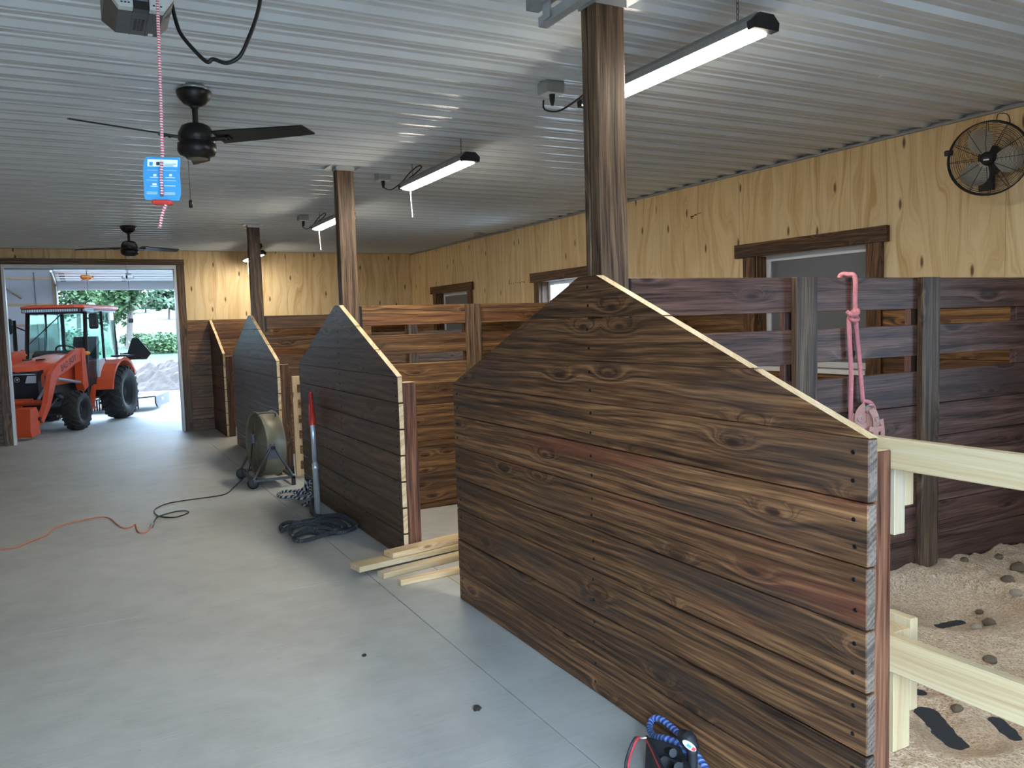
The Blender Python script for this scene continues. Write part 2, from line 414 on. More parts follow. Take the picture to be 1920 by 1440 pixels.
PCACHE = {}
def plank(parent, axis, o, L, T, H, mat, end=None, name='plank', c=0.003):
    """board: length L along axis, thickness T and height H, o = min corner in world.
    axis x: T along y, H along z ; axis y: T along x, H along z ; axis z: T along y, H along x"""
    end = end or mat
    key = (round(L, 3), round(T, 3), round(H, 3), mat, end, name)
    R = grain(axis).to_4x4()
    if axis == 'x': org = Vector(o)
    elif axis == 'y': org = Vector(o) + Vector((T, 0, 0))
    else: org = Vector(o) + Vector((H, 0, 0))
    mw = Matrix.Translation(org) @ R
    if key not in PCACHE:
        me = bpy.data.meshes.new(name)
        b = MB(); b.box(0, L, 0, T, 0, H, 0, c)
        for i, f in enumerate(b.f):
            xs = [b.v[k].x for k in f]
            if max(xs) - min(xs) < 1e-6: b.mi[i] = 1
        me.from_pydata(b.v, [], b.f); me.materials.append(M[mat]); me.materials.append(M[end])
        me.polygons.foreach_set('material_index', b.mi); me.update(); PCACHE[key] = me
    ob = bpy.data.objects.new(name, PCACHE[key]); return link(ob, parent, mw)

def cr(pts, n=6, closed=False):
    P = [Vector(p) for p in pts]; N = len(P); out = []
    for i in range(N if closed else N - 1):
        a, b, c, d = (P[(i - 1) % N], P[i], P[(i + 1) % N], P[(i + 2) % N]) if closed else (P[max(0, i - 1)], P[i], P[i + 1], P[min(N - 1, i + 2)])
        for k in range(n):
            t = k / n; out.append(0.5 * ((2 * b) + (c - a) * t + (2 * a - 5 * b + 4 * c - d) * t * t + (3 * b - a - 3 * c + d) * t ** 3))
    if not closed: out.append(P[-1])
    return out

def ray(px, py): return _F + _r * ((px - 960) / FPX) + _u * ((720 - py) / FPX)
def on(px, py, **k):
    """point of the photograph at a known plane of the place"""
    d = ray(px, py)
    for a, i in (('x', 0), ('y', 1), ('z', 2)):
        if a in k: return CAMP + d * ((k[a] - CAMP[i]) / d[i])
    return CAMP + d * k['d']

# ------------------------------------------------------------------ measures of the place
XP = 1.922; XW = 5.584; YE = 14.537; ZC = 2.997; XL = -1.75; YN = -0.7
HS = 1.298; HT = 1.842
POSTS = [2.942, 6.795, 10.845]
DX0, DX1, DZ = -0.99, 1.44, 2.69
YF = 20.0

# ------------------------------------------------------------------ floor and ceiling
fl = tag(empty('floor', (0, 7, 0)), kind='structure')
def slab(x0, x1, y0, y1):
    b = MB(); b.box(x0, x1, y0, y1, -0.12, 0.0, 0, 0.0015); b.build('slab', 'concrete', fl)
g = 0.0025
for (x0, x1, ys) in ((XL, 1.60, [YN, 5.15, 10.84, YE + 0.1]), (1.60, 2.03, [YN, YE + 0.1]), (2.03, XW + 0.1, [2.955, 6.8, 10.84, YE + 0.1])):
    for a, b_ in zip(ys, ys[1:]): slab(x0 + g, x1 - (g if x1 < 2 else 0.0), a + g * 0.6, b_ - g * 0.6)
slab(-3.5, XW + 0.1, YE + 0.1 + g, YF + 0.2)
MB().box(XL, XW, YN, YF + 0.2, -0.2, -0.06).build('slab_bed', 'clod', fl)

b = MB(); prof = []
PITCH_R = 0.2485; y = 6.396 - PITCH_R * 29
while y < YE + 0.3:
    for dy, dz in ((0, 0), (0.020, -0.026), (0.044, -0.026), (0.064, 0), (0.109, 0), (0.113, -0.008), (0.121, -0.008), (0.125, 0), (0.183, 0), (0.187, -0.008), (0.195, -0.008), (0.199, 0)):
        prof.append((y + dy, ZC + 0.012 + dz))
    y += PITCH_R
prof = [(min(max(p[0], YN), YE + 0.02), p[1]) for p in prof]
vv = [(XL, *p) for p in prof] + [(XW, *p) for p in prof]; n = len(prof)
b.add(vv, [[i, i + 1, n + i + 1, n + i] for i in range(n - 1)])
b.box(XL - 0.1, XW + 0.2, YN - 0.2, YE + 0.1, ZC + 0.03, ZC + 0.12)
ce = b.build('ceiling', 'ceil', None, (0, 7, ZC)); ce['kind'] = 'structure'
b = MB()
for xx in (-1.2, 0.0, 1.22, 2.44, 3.66, 4.88):
    y = 6.396 - PITCH_R * 29 + 0.075
    while y < YE - 0.1:
        if y > 0.5:
            b.m = Matrix.Translation((xx + 0.01 * math.sin(y * 9), y, ZC + 0.012)); b.lathe([(0, -0.006), (0.006, -0.005), (0.008, 0.0)], 6)
        y += PITCH_R * 2
b.m = None; sc = b.build('screw_heads', 'galv', ce); sc['kind'] = 'stuff'
# trim angle along the wall head
b = MB(); b.box(XW - 0.03, XW, YN, YE, ZC - 0.028, ZC - 0.014); o = b.build('trim_1', 'galvdark', None); o['kind'] = 'structure'

# ------------------------------------------------------------------ right wall with windows
WIN = [(0.45, 1.65, 1.18, 2.19), (4.44, 5.66, 1.18, 2.19), (8.55, 9.66, 1.18, 2.19), (12.0, 13.30, 1.18, 2.19)]  # first window is out of view, added to bring daylight into the near stall
wr = tag(empty('wall_right', (XW, 7, 0)), kind='structure')
def core(w, x0, x1, y0, y1, z0, z1): MB().box(x0, x1, y0, y1, z0, z1).build('wall_core', 'wrap', w)
yc = YN
for (a, c, z0, z1) in WIN:
    core(wr, XW + 0.04, XW + 0.2, yc, a, 0, 3.1); core(wr, XW + 0.04, XW + 0.2, a, c, 0, z0); core(wr, XW + 0.04, XW + 0.2, a, c, z1, 3.1); yc = c
core(wr, XW + 0.04, XW + 0.2, yc, YE + 0.2, 0, 3.1)
ZP = 1.845
def sheet(parent, axis, a, c, z0, z1, pos, thick, holes):
    pts = [(a, z0)]
    for (h0, h1, hz0, hz1) in holes:
        if hz1 > z0 and h1 > a and h0 < c:
            l, r_ = max(h0, a), min(h1, c)
            if l > a: pts += [(l, z0), (l, hz1)]
            else: pts[-1:] = [(a, hz1)]
            if r_ < c: pts += [(r_, hz1), (r_, z0)]
            else: pts += [(c, hz1)]
    if pts[-1][0] < c: pts.append((c, z0))
    pts += [(c, z1), (a, z1)]
    q = MB(); q.prism(pts, axis, pos, pos + thick)
    org = (pos, a, z0) if axis == 'x' else (a, pos, z0)
    # grain upright; wide face seen as local z
    if axis == 'y': return q.build('plywood_sheet', 'ply', parent, org, 'z')
    Rm = Matrix(((0, 1, 0), (0, 0, 1), (1, 0, 0)))
    mw = Matrix.Translation(org) @ Rm.to_4x4(); inv = mw.inverted()
    me = bpy.data.meshes.new('plywood_sheet'); me.from_pydata([inv @ p for p in q.v], [], q.f); me.materials.append(M['ply']); me.update()
    return link(bpy.data.objects.new('plywood_sheet', me), parent, mw)
ys = [YN] + [3.36 + 1.262 * k for k in range(-3, 9)] + [YE]
for a, c in zip(ys, ys[1:]):
    if c - a > 0.05: sheet(wr, 'x', a + 0.0015, c - 0.0015, ZP, ZC - 0.02, XW, 0.014, WIN)
HR = 0.1842
segs = [(YN, POSTS[0] - 0.025), (POSTS[0] + 0.025, POSTS[1] - 0.025), (POSTS[1] + 0.025, POSTS[2] - 0.025), (POSTS[2] + 0.025, YE)]
for (a, c) in segs:
    for i in range(10):
        z0 = i * HR; z1 = z0 + HR - 0.002; spans = [(a, c, z0, z1)]
        for (h0, h1, hz0, hz1) in WIN:
            if a < h0 < c and z1 > hz0:
                spans = [(a, h0, z0, z1), (h1, c, z0, z1)]
                if z0 < hz0 - 0.02: spans.append((h0, h1, z0, hz0))
        for (p, q, r0, r1) in spans: plank(wr, 'y', (XW - 0.02, p, r0), q - p, 0.034, r1 - r0, 'stain_warm')
for k, (a, c, z0, z1) in enumerate(WIN):
    w = tag(empty('window_%d' % (k + 1), (XW, (a + c) / 2, z0)), kind='structure')
    plank(w, 'y', (XW - 0.045, a - 0.19, z1), (c - a) + 0.44, 0.04, 0.125, 'stain', name='head_casing')
    for yy in (a - 0.14, c):
        q = MB(); q.box(XW - 0.042, XW - 0.004, yy, yy + 0.14, z0 - 0.1, z1, 0, 0.003); q.build('side_casing', 'stain', w, (XW, yy, z0), 'z')
    plank(w, 'y', (XW - 0.05, a, z0 - 0.04), (c - a), 0.26, 0.04, 'white', name='window_sill')
    for yy in (a, c - 0.018):
        q = MB(); q.box(XW, XW + 0.15, yy, yy + 0.018, z0, z1); q.build('jamb', 'stain', w, (XW, yy, z0), 'z')
    q = MB(); fx = XW + 0.1
    q.box(fx, fx + 0.05, a + 0.018, a + 0.07, z0, z1); q.box(fx, fx + 0.05, c - 0.07, c - 0.018, z0, z1)
    q.box(fx, fx + 0.05, a + 0.07, c - 0.07, z0, z0 + 0.05); q.box(fx, fx + 0.05, a + 0.07, c - 0.07, z1 - 0.05, z1); q.build('window_frame', 'white', w)
    if k in (1, 3): MB().box(fx + 0.015, fx + 0.03, a + 0.07, c - 0.07, z0 + 0.05, z1 - 0.05).build('shutter_panel', 'pane', w)
    else:
        MB().box(fx + 0.02, fx + 0.026, a + 0.07, c - 0.07, z0 + 0.05, z1 - 0.05).build('pane', 'clearglass', w)
        MB().box(fx + 0.005, fx + 0.045, (a + c) / 2 - 0.02, (a + c) / 2 + 0.02, z0 + 0.05, z1 - 0.05).build('mullion', 'white', w)

def stamp(marks):
    q = MB()
    for (px, py, w, h) in marks:
        p = on(px, py, x=XW); q.box(XW - 0.0012, XW + 0.001, p.y - w / 2, p.y + w / 2, p.z - h / 2, p.z + h / 2)
    return q.build('grade_stamp', 'clod', wr)
stamp([(1298, 406, 0.05, 0.012), (1304, 403, 0.04, 0.010), (1311, 400, 0.05, 0.006), (1297, 409, 0.02, 0.010)])
stamp([(955 + 4 * i, 531 - 0.4 * i + (i % 3) * 0.7, 0.022, 0.018 if i > 4 else 0.008) for i in range(8)])

# ------------------------------------------------------------------ end wall with the big doorway
we = tag(empty('wall_back', (2, YE, 0)), kind='structure')
for (x0, x1, z0, z1) in ((XL, DX0, 0, 3.1), (DX1, XW + 0.2, 0, 3.1), (DX0, DX1, DZ, 3.1)):
    MB().box(x0, x1, YE + 0.036, YE + 0.16, z0, z1).build('wall_core', 'wrap', we)
DH = [(DX0, DX1, 0, DZ)]
xs = [XL, -0.41, 0.81, 2.03, 3.25, 4.47, XW]
for a, c in zip(xs, xs[1:]): sheet(we, 'y', a + 0.0015, c - 0.0015, ZP, ZC - 0.005, YE, 0.014, DH)
for i in range(10):
    for (a, c) in ((XL, DX0), (DX1, 3.7), (3.7, XW)):
        plank(we, 'x', (a, YE - 0.02 + random.uniform(-.001, .001), i * HR), c - a - 0.001, 0.034, HR - 0.003, 'stain_warm' if a > 0 else 'stain_grey')
dd = tag(empty('door_1', ((DX0 + DX1) / 2, YE, 0)), kind='structure')
for xx in (DX0 - 0.135, DX1 + 0.012):
    plank(dd, 'z', (xx, YE - 0.056, 0), DZ + 0.06, 0.034, 0.122, 'stain_post', name='side_casing')
plank(dd, 'x', (DX0 - 0.22, YE - 0.06, DZ + 0.06), DX1 - DX0 + 0.36, 0.038, 0.092, 'stain_post', name='head_casing')
for (x0, x1, z0, z1) in ((DX0 - 0.013, DX0 + 0.022, 0, DZ), (DX1 - 0.022, DX1 + 0.012, 0, DZ), (DX0 - 0.013, DX1 + 0.012, DZ, DZ + 0.06)):
    MB().box(x0, x1, YE - 0.05, YE + 0.17, z0, z1).build('white_jamb', 'white', dd)

# ------------------------------------------------------------------ left wall and the wall behind the camera
wl = tag(empty('wall_left', (XL, 7, 0)), kind='structure')
MB().box(XL - 0.2, XL - 0.03, YN - 0.2, YE + 0.16, 0, 3.1).build('wall_core', 'wrap', wl)
for k in range(12):
    a = YN + 1.27 * k; c = min(a + 1.268, YE)
    sheet(wl, 'x', a, c, ZP, ZC - 0.02, XL - 0.03, 0.014, [])
for i in range(10):
    for k in range(4): plank(wl, 'y', (XL - 0.03, YN + 3.81 * k, i * HR), 3.808, 0.034, HR - 0.003, 'stain_grey')
wf = tag(empty('wall_front', (2, YN, 0)), kind='structure')
for (x0, x1, z0, z1) in ((XL - 0.2, DX0, 0, 3.1), (DX1, XW + 0.2, 0, 3.1), (DX0, DX1, 2.62, 3.1)):
    MB().box(x0, x1, YN - 0.2, YN - 0.02, z0, z1).build('wall_core', 'wrap', wf)
for a, c in zip(xs, xs[1:]): sheet(wf, 'y', a, c - 0.002, ZP, ZC - 0.02, YN - 0.02, 0.014, [(DX0, DX1, 0, 2.62)])
for i in range(10):
    for (a, c) in ((XL, DX0), (DX1, 3.7), (3.7, XW)): plank(wf, 'x', (a, YN - 0.02, i * HR), c - a - 0.002, 0.034, HR - 0.003, 'stain_grey')

# ------------------------------------------------------------------ posts
for k, py in enumerate(POSTS):
    lab = ['tall dark built-up timber post rising from the nearest gabled panel', 'timber post with lighter brown face behind the middle gabled panel', 'dark timber post behind the third gabled panel, farthest from the camera'][k]
    e = empty('timber_post', (2.03, py, 0), lab, 'post', 'timber posts of the stall fronts')
    for j in range(3):
        q = MB(); y0 = py - 0.06 + j * 0.04; q.box(1.962 + (0.004 if j == 1 else 0), 2.102, y0 + 0.0015, y0 + 0.0385, 0, ZC - 0.012, 0, 0.003)
        q.build('ply_board', 'stain_post', e, (2.0 + j * 0.37 + k, y0, 0), 'z')
    q = MB(); q.box(1.90, 2.16, py - 0.10, py + 0.10, ZC - 0.014, ZC - 0.008); q.box(1.955, 2.11, py - 0.068, py - 0.062, ZC - 0.045, ZC - 0.012)
    q.box(1.954, 1.96, py - 0.068, py + 0.066, ZC - 0.04, ZC - 0.012); q.build('top_plate', 'galv', e)
    if k == 1: MB().box(2.102, 2.125, py - 0.03, py + 0.0, 2.55, 2.59, 0, 0.004).build('bolt_head', 'black', e)

# ------------------------------------------------------------------ gabled stall front panels
SCREW = None
def screws(pl, pts, ymax):
    global SCREW
    for (x, z) in pts:
        ml = Matrix.Translation((x, ymax, z)) @ Matrix.Rotation(-PI / 2, 4, 'X')
        if SCREW is None:
            q = MB(); q.lathe([(0.0, 0.0006), (0.0028, 0.0006), (0.0032, 0.0024), (0.0062, 0.0022), (0.0072, 0.0)], 8)
            me = bpy.data.meshes.new('screw_head'); me.from_pydata(q.v, [], q.f); me.materials.append(M['screw']); SCREW = me
        link(bpy.data.objects.new('screw_head', SCREW), pl, W[pl.name] @ ml)

def panel(label, yn, ya0, ya1, yf, mat, end, scr, half=False, seam=None):
    T = 0.038; e = empty('stall_front_panel', (XP, (yn + yf) / 2, 0), label, 'stall panel', 'gabled plank panels along the aisle')
    hrow = HS / 7; hg = (HT - HS) / 3
    for i in range(7):
        dx = random.uniform(-0.0015, 0.0015); spans = [(yn + random.uniform(-.003, .003), yf)]
        if seam and i == 0: spans = [(yn, seam), (seam + 0.002, yf)]
        for (a, c) in spans:
            p = plank(e, 'y', (XP + dx, a, i * hrow + 0.002), c - a, T, hrow - 0.0050, mat, end)
            if scr:
                pts = []
                for yy in (yn + 0.045, (ya0 + ya1) / 2, yf - 0.05):
                    if a < yy < c: pts += [(yy - a + random.uniform(-.006, .006), hrow * f + random.uniform(-.008, .008)) for f in (0.28, 0.72)]
                screws(p, pts, T)
    for i in range(3):
        z0, z1 = HS + i * hg, HS + (i + 1) * hg - 0.005
        lo = lambda z: yn + (ya0 - yn) * (z - HS) / (HT - HS)
        hi = lambda z: yf if half else yf + (ya1 - yf) * (z - HS) / (HT - HS)
        dx = random.uniform(-0.002, 0.002); sh = random.uniform(-.006, .006)
        q = MB(); poly = [(lo(z0) + sh, z0), (hi(z0) - sh, z0), (hi(z1) - sh, z1), (lo(z1) + sh, z1)]
        q.prism(poly, 'x', XP + dx, XP + T + dx, 0, [0, 1, 1 if i == 2 else 0, 1])
        p = q.build('gable_plank', [mat, 'fresh'], e, (XP + T + dx, lo(z0), z0), 'y')
        if scr:
            ym = (ya0 + ya1) / 2
            screws(p, [(ym - lo(z0) + random.uniform(-.006, .006), hg * f) for f in (0.28, 0.72)], T)
    return e
p1 = panel('nearest large gabled panel of dark stained planks with pale cut top edge', 1.5306, 2.885, 2.99, 4.402, 'stain', 'endgrain', True)
p2 = panel('middle gabled plank panel behind the grey pole with the red top', 5.359, 6.735, 6.84, 8.246, 'stain_grey', 'fresh', True)
p3 = panel('far gabled plank panel with bluish sheen behind the drum fan', 9.318, 10.80, 10.89, 12.303, 'stain_grey', 'fresh', False, seam=12.0)
p4 = panel('dark half panel with sloping top standing against the end wall', 13.246, 14.50, 14.51, YE - 0.022, 'stain', 'fresh', False, half=True)
for (pn, yn, mt, w) in ((p1, 1.5306, 'stain_red', 0.075), (p2, 5.359, 'stain_red', 0.10), (p3, 9.318, 'stain', 0.10), (p4, 13.246, 'stain', 0.10)):
    q = MB(); q.box(XP + 0.04, XP + 0.04 + w, yn + 0.012, yn + 0.10, 0, HS - 0.045, 0, 0.003)
    q.mi = [1 if all(q.v[i].z > HS - 0.046 for i in f) else 0 for f in q.f]
    q.build('jamb_post', [mt, 'fresh'], pn, (XP + 0.04, yn, 0), 'z')
    if pn in (p2, p3):
        q = MB(); q.box(XP + 0.05, XP + 0.075, yn + 0.004, yn + 0.012, 0, 0.085); q.box(XP + 0.105, XP + 0.142, yn + 0.004, yn + 0.012, 0, 0.09); q.box(XP + 0.05, XP + 0.142, yn + 0.0, yn + 0.012, 0, 0.03)
        q.build('base_bracket', 'black', pn)

# ------------------------------------------------------------------ stall partitions
def partition(k, y, mat, label):
    x0, x1 = 2.112, XW - 0.024; T = 0.038
    e = empty('stall_partition', ((x0 + x1) / 2, y, 0), label, 'partition', 'plank partitions between the stalls')
    yb = y - 0.02; zl = 1.317; h = zl / 7
    for i in range(7): plank(e, 'x', (x0, yb + random.uniform(-.001, .001), i * h), x1 - x0, T, h - 0.003, mat)
    for (z0, z1) in ((1.402, 1.571), (1.658, 1.829)): plank(e, 'x', (x0, yb, z0), x1 - x0, T, z1 - z0, mat)
    for (z0, z1) in ((zl, 1.401), (1.572, 1.657)): plank(e, 'x', (4.97, yb, z0), x1 - 4.97, T, z1 - z0, mat, name='filler_block')
    for (z0, z1) in ((zl, 1.401), (1.572, 1.657)): plank(e, 'x', (x0, yb + 0.004, z0), 0.10, T - 0.008, z1 - z0, mat, name='filler_block')
    for xx in (3.10, 4.055):
        for yy in (yb - 0.0385, yb + T + 0.0005): plank(e, 'z', (xx, yy, 0), 1.83, 0.038, 0.145, 'stain_post' if yy < yb else mat, name='batten')
    q = MB(); q.box(2.1025, 2.111, yb - 0.012, yb + T + 0.012, 1.62, 1.825); q.box(2.103, 2.135, yb - 0.005, yb - 0.001, 1.62, 1.825); q.build('post_bracket', 'black', e)
    return e
partition(0, POSTS[0] - 0.005, 'stain_plum', 'nearest slotted plank partition with the pink rope hanging on it')
partition(1, POSTS[1] - 0.005, 'stain_warm', 'golden brown slotted partition behind the middle timber post')
partition(2, POSTS[2] - 0.005, 'stain_warm', 'farthest slotted plank partition beside the third timber post')

# ------------------------------------------------------------------ bedding in the near stall
YB0, YB1, XB0, XB1 = YN, POSTS[0] - 0.03, 2.035, XW - 0.022
dips = [(on(1737, 1336, z=0.05), on(1764, 1366, z=0.05), 0.026), (on(1768, 1374, z=0.05), on(1793, 1396, z=0.05), 0.024), (on(1763, 1175, z=0.05), on(1800, 1167, z=0.05), 0.012), (on(1868, 1352, z=0.05), on(1900, 1382, z=0.05), 0.013), (on(1716, 1297, z=0.05), on(1724, 1299, z=0.05), 0.012)]
def bed(x, y):
    base = 0.078 + 0.045 * max(0.0, min(1.0, (x - 2.1) / 2.2)) + 0.05 * max(0.0, min(1.0, (y - 1.6) / 1.2))
    z = base + 0.05 * mnoise.fractal(Vector((x * 1.3, y * 1.3, 3.1)), 1.0, 2.0, 4) + 0.012 * mnoise.noise(Vector((x * 17, y * 17, 0.4))) + 0.006 * mnoise.noise(Vector((x * 43, y * 43, 0.9)))
    edge = max(0.0, 1 - (YB1 - y) / 0.25) * 0.05 * (0.6 + mnoise.noise(Vector((x * 6, 1.7, 0.2))))
    z += edge
    for (p0, p1, hw) in dips:
        ex, ey = p1.x - p0.x, p1.y - p0.y; t = max(0.0, min(1.0, ((x - p0.x) * ex + (y - p0.y) * ey) / (ex * ex + ey * ey)))
        d = math.hypot(x - p0.x - ex * t, y - p0.y - ey * t) + 0.010 * mnoise.noise(Vector((x * 35, y * 35, 2.0)))
        if d < 0.3: z = min(z, 0.046 + max(0.0, d - hw) * 0.34)
    return max(0.008, z)
nx, ny = 230, 230; vv = []
for j in range(ny + 1):
    for i in range(nx + 1):
        fx = (i / nx) ** 1.25
        x = XB0 + (XB1 - XB0) * fx; y = YB0 + (YB1 - YB0) * j / ny; vv.append((x, y, bed(x, y)))
b = MB(); b.add(vv, [[j * (nx + 1) + i, j * (nx + 1) + i + 1, (j + 1) * (nx + 1) + i + 1, (j + 1) * (nx + 1) + i] for j in range(ny) for i in range(nx)], 0, True)
o = b.build('wood_shavings', 'shavings', None, (3.8, 1.1, 0)); tag(o, 'tan wood shavings covering the floor of the near stall', 'bedding', kind='stuff')
o = MB().box(XB0, XB1, YB0, YB1, -0.02, 0.052).build('rubber_mat', 'mat', None); tag(o, 'black rubber mat showing in strips through the wood shavings', 'mat')
MB().box(2.03, XW, YN, 2.955, -0.1, -0.02).build('slab_bed', 'concrete', fl)
def lump(name, p, r, mat, label, cat, group, flat=0.7, seed=0):
    q = MB(); vv = []; n1, n2 = 7, 9
    for i in range(n1 + 1):
        th = PI * i / n1
        for j in range(n2):
            ph = 2 * PI * j / n2; d = Vector((math.sin(th) * math.cos(ph), math.sin(th) * math.sin(ph), math.cos(th)))
            k = r * (1 + 0.3 * mnoise.noise(d * 1.7 + Vector((seed * 3.1, seed, 0)))); vv.append(Vector((d.x * k * 1.15, d.y * k, d.z * k * flat)) + Vector(p))
    q.add(vv, [[i * n2 + j, (i + 1) * n2 + j, (i + 1) * n2 + (j + 1) % n2, i * n2 + (j + 1) % n2] for i in range(n1) for j in range(n2)], 0, True)
    return tag(q.build(name, mat, None, p), label, cat, group)
rocks = [(1817, 1052, .030, 'stone', 'round tan stone lying against the foot of the slotted partition'), (1889, 1116, .034, 'dung', 'brown clod in the shavings right of the upper rail, above the pale stone'),
         (1905, 1136, .028, 'stone', 'pale flat stone near the right edge of the shavings'), (1837, 1140, .020, 'dung', 'small grey clod in the middle of the shavings'),
         (1830, 1180, .026, 'stone', 'smooth brown stone beside the dark mat strip'), (1910, 1090, .042, 'dung', 'dark clod at the right edge of the shavings, topmost one'),
         (1855, 1170, .030, 'dung', 'low tan clod just right of the smooth brown stone'), (1872, 1076, .024, 'dung', 'crumbly brown clod near the back of the stall'),
         (1808, 1086, .022, 'dung', 'small crumbly clod below the round tan stone'), (1856, 1242, .026, 'dung', 'brown clod between the two pale rails'),
         (1706, 1094, .020, 'dung', 'small grey clod close behind the upper rail block'), (1795, 1315, .022, 'dung', 'dark clod below the lower pale rail')]
for k, (px, py, r, mt, lab) in enumerate(rocks):
    p = on(px, py, z=0.11); z = bed(p.x, p.y); lump('stone' if mt == 'stone' else 'clod', (p.x, p.y, z + r * 0.3), r, mt, lab, 'stone' if mt == 'stone' else 'clod', 'lumps in the shavings', seed=k)

# ------------------------------------------------------------------ pale rails across the near stall
def rail(z0, z1, label, cl):
    e = empty('gate_rail', (XP + 0.085, 0.5, z0), label, 'rail', 'raw wooden rails across the near stall')
    xa = XP + 0.04 + 0.0765
    plank(e, 'y', (xa, -0.55, z0), 1.53 + 0.55 + 0.12 if z0 > 1 else 2.2, 0.036, z1 - z0, 'pale', 'fresh', name='board')
    for (x0, x1, za, zb) in cl:
        q = MB(); q.box(x0, x1, 1.56, 1.65, za, zb, 0, 0.002); q.build('cleat', 'pale', e, (xa, x0, za), 'z')
    return e
rail(1.196, 1.285, 'upper pale raw board rail at the end of the nearest panel', [(2.0755, 2.122, 0.993, 1.26), (2.124, 2.160, 1.075, 1.25)])
rail(0.594, 0.703, 'lower pale raw board rail across the near stall opening', [(2.0755, 2.150, 0.33, 0.70), (2.152, 2.185, 0.44, 0.725)])

# ------------------------------------------------------------------ LED shop lights, outlet boxes
def light(yc, zb, lab, cordloop, k):
    L = 1.27; x = 2.515; e = empty('shop_light', (x, yc, zb), lab, 'light', 'LED shop lights over the stalls')
    q = MB(); pr = [(-0.062, 0.0), (0.062, 0.0), (0.066, 0.03), (0.035, 0.06), (-0.035, 0.06), (-0.066, 0.03)]
    pr = [(x + a, zb + c) for a, c in pr]
    q.prism([(a, c + 0.006) for a, c in pr], 'y', yc - L / 2, yc + L / 2); q.build('housing', 'galvdark', e)
    q = MB(); q.prism([(x - 0.052, zb + 0.006), (x - 0.045, zb - 0.01), (x, zb - 0.016), (x + 0.045, zb - 0.01), (x + 0.052, zb + 0.006)], 'y', yc - L / 2 + 0.03, yc + L / 2 - 0.03); q.build('diffuser', 'led', e)
    for s_ in (-1, 1):
        q = MB(); ya = yc + s_ * L / 2; q.prism([(x + (a - x) * 1.06, zb + (c - zb) * 1.05 - 0.004) for a, c in pr], 'y', ya - 0.02, ya + 0.02); q.build('end_cap', 'matblack', e)
        q = MB(); yy = yc + s_ * 0.49; n_ = max(3, int((ZC - zb - 0.06) / 0.022))
        for j in range(n_):
            z0 = zb + 0.06 + (ZC - zb - 0.06) * j / n_; h = (ZC - zb - 0.06) / n_ * 1.25
            ring = [Vector((0.006 * math.cos(t), 0, h / 2 + h / 2 * math.sin(t))) for t in [2 * PI * i / 8 for i in range(8)]]
            if j % 2: ring = [Vector((0, p.x, p.z)) for p in ring]
            q.tube([Vector((x, yy, z0)) + p for p in ring], 0.0016, 4, closed=True)
        q.build('chain', 'greymetal', e)
    q = MB(); q.tube(cr([(x + 0.01, yc + L / 2 - 0.06, zb - 0.01), (x + 0.012, yc + L / 2 - 0.062, zb - 0.12), (x + 0.02, yc + L / 2 - 0.06, zb - 0.24)], 4), 0.004, 6); q.build('pull_cord', 'white', e)
    by = yc + (1.0 if k < 3 else -0.96); bx = 2.44
    sg = 1 if k < 3 else -1
    def cp(t, z, dx=0.0): return (bx + (x - bx) * t + dx, by + (yc + sg * 0.55 - by) * t, z)
    q = MB(); q.tube(cr([cp(0, ZC - 0.075), cp(0.02, ZC - 0.13), cp(0.3, ZC - 0.165), cp(0.7, ZC - 0.13), cp(1.0, ZC - 0.075), cp(1.22, ZC - 0.035, 0.02), cp(1.3, ZC - 0.05, 0.03), cp(1.1, ZC - 0.09, 0.02), cp(0.9, ZC - 0.125), cp(0.95, zb + 0.05)], 6), 0.0055, 6); q.build('power_cord', 'black', e)
    return e
LY = [3.14, 5.95, 8.92, 13.5]
ll = ['long bright shop light partly behind the tallest timber post', 'bright shop light right of the middle timber post', 'shop light whose right end is hidden by the middle timber post', 'farthest shop light, mostly hidden behind the third timber post']
for k in range(4): light(LY[k], 2.80, ll[k], 0.0, k)
bl = ['metal outlet box on the ceiling left of the tallest timber post', 'metal outlet box on the ceiling between middle post and its bright shop light', 'metal outlet box on the ceiling left of the middle timber post', 'metal outlet box on the ceiling right of the third timber post']
for k, (bx, by) in enumerate(((2.441, 4.055), (2.444, 6.981), (2.433, 9.853), (2.446, 12.537))):
    e = empty('outlet_box', (bx, by, ZC - 0.06), bl[k], 'outlet box', 'ceiling outlet boxes')
    MB().box(bx - 0.06, bx + 0.06, by - 0.055, by + 0.055, ZC - 0.062, ZC + 0.0, 0, 0.006).build('box', 'galv', e)
    q = MB(); q.box(bx - 0.05, bx + 0.05, by - 0.045, by + 0.045, ZC - 0.068, ZC - 0.063); q.build('cover', 'white', e)
    q = MB(); q.m = Matrix.Translation((bx, by - 0.01, ZC - 0.10)); q.lathe([(0, 0.032), (0.017, 0.032), (0.015, 0.0), (0.007, -0.03), (0, -0.03)], 10); q.m = None; q.build('plug', 'matblack', e)
o = MB().box(5.24, 5.36, 10.9, 11.03, ZC - 0.06, ZC, 0, 0.006).build('junction_box', 'galvdark', None); tag(o, 'small grey junction box on the ceiling near the plywood wall', 'junction box')

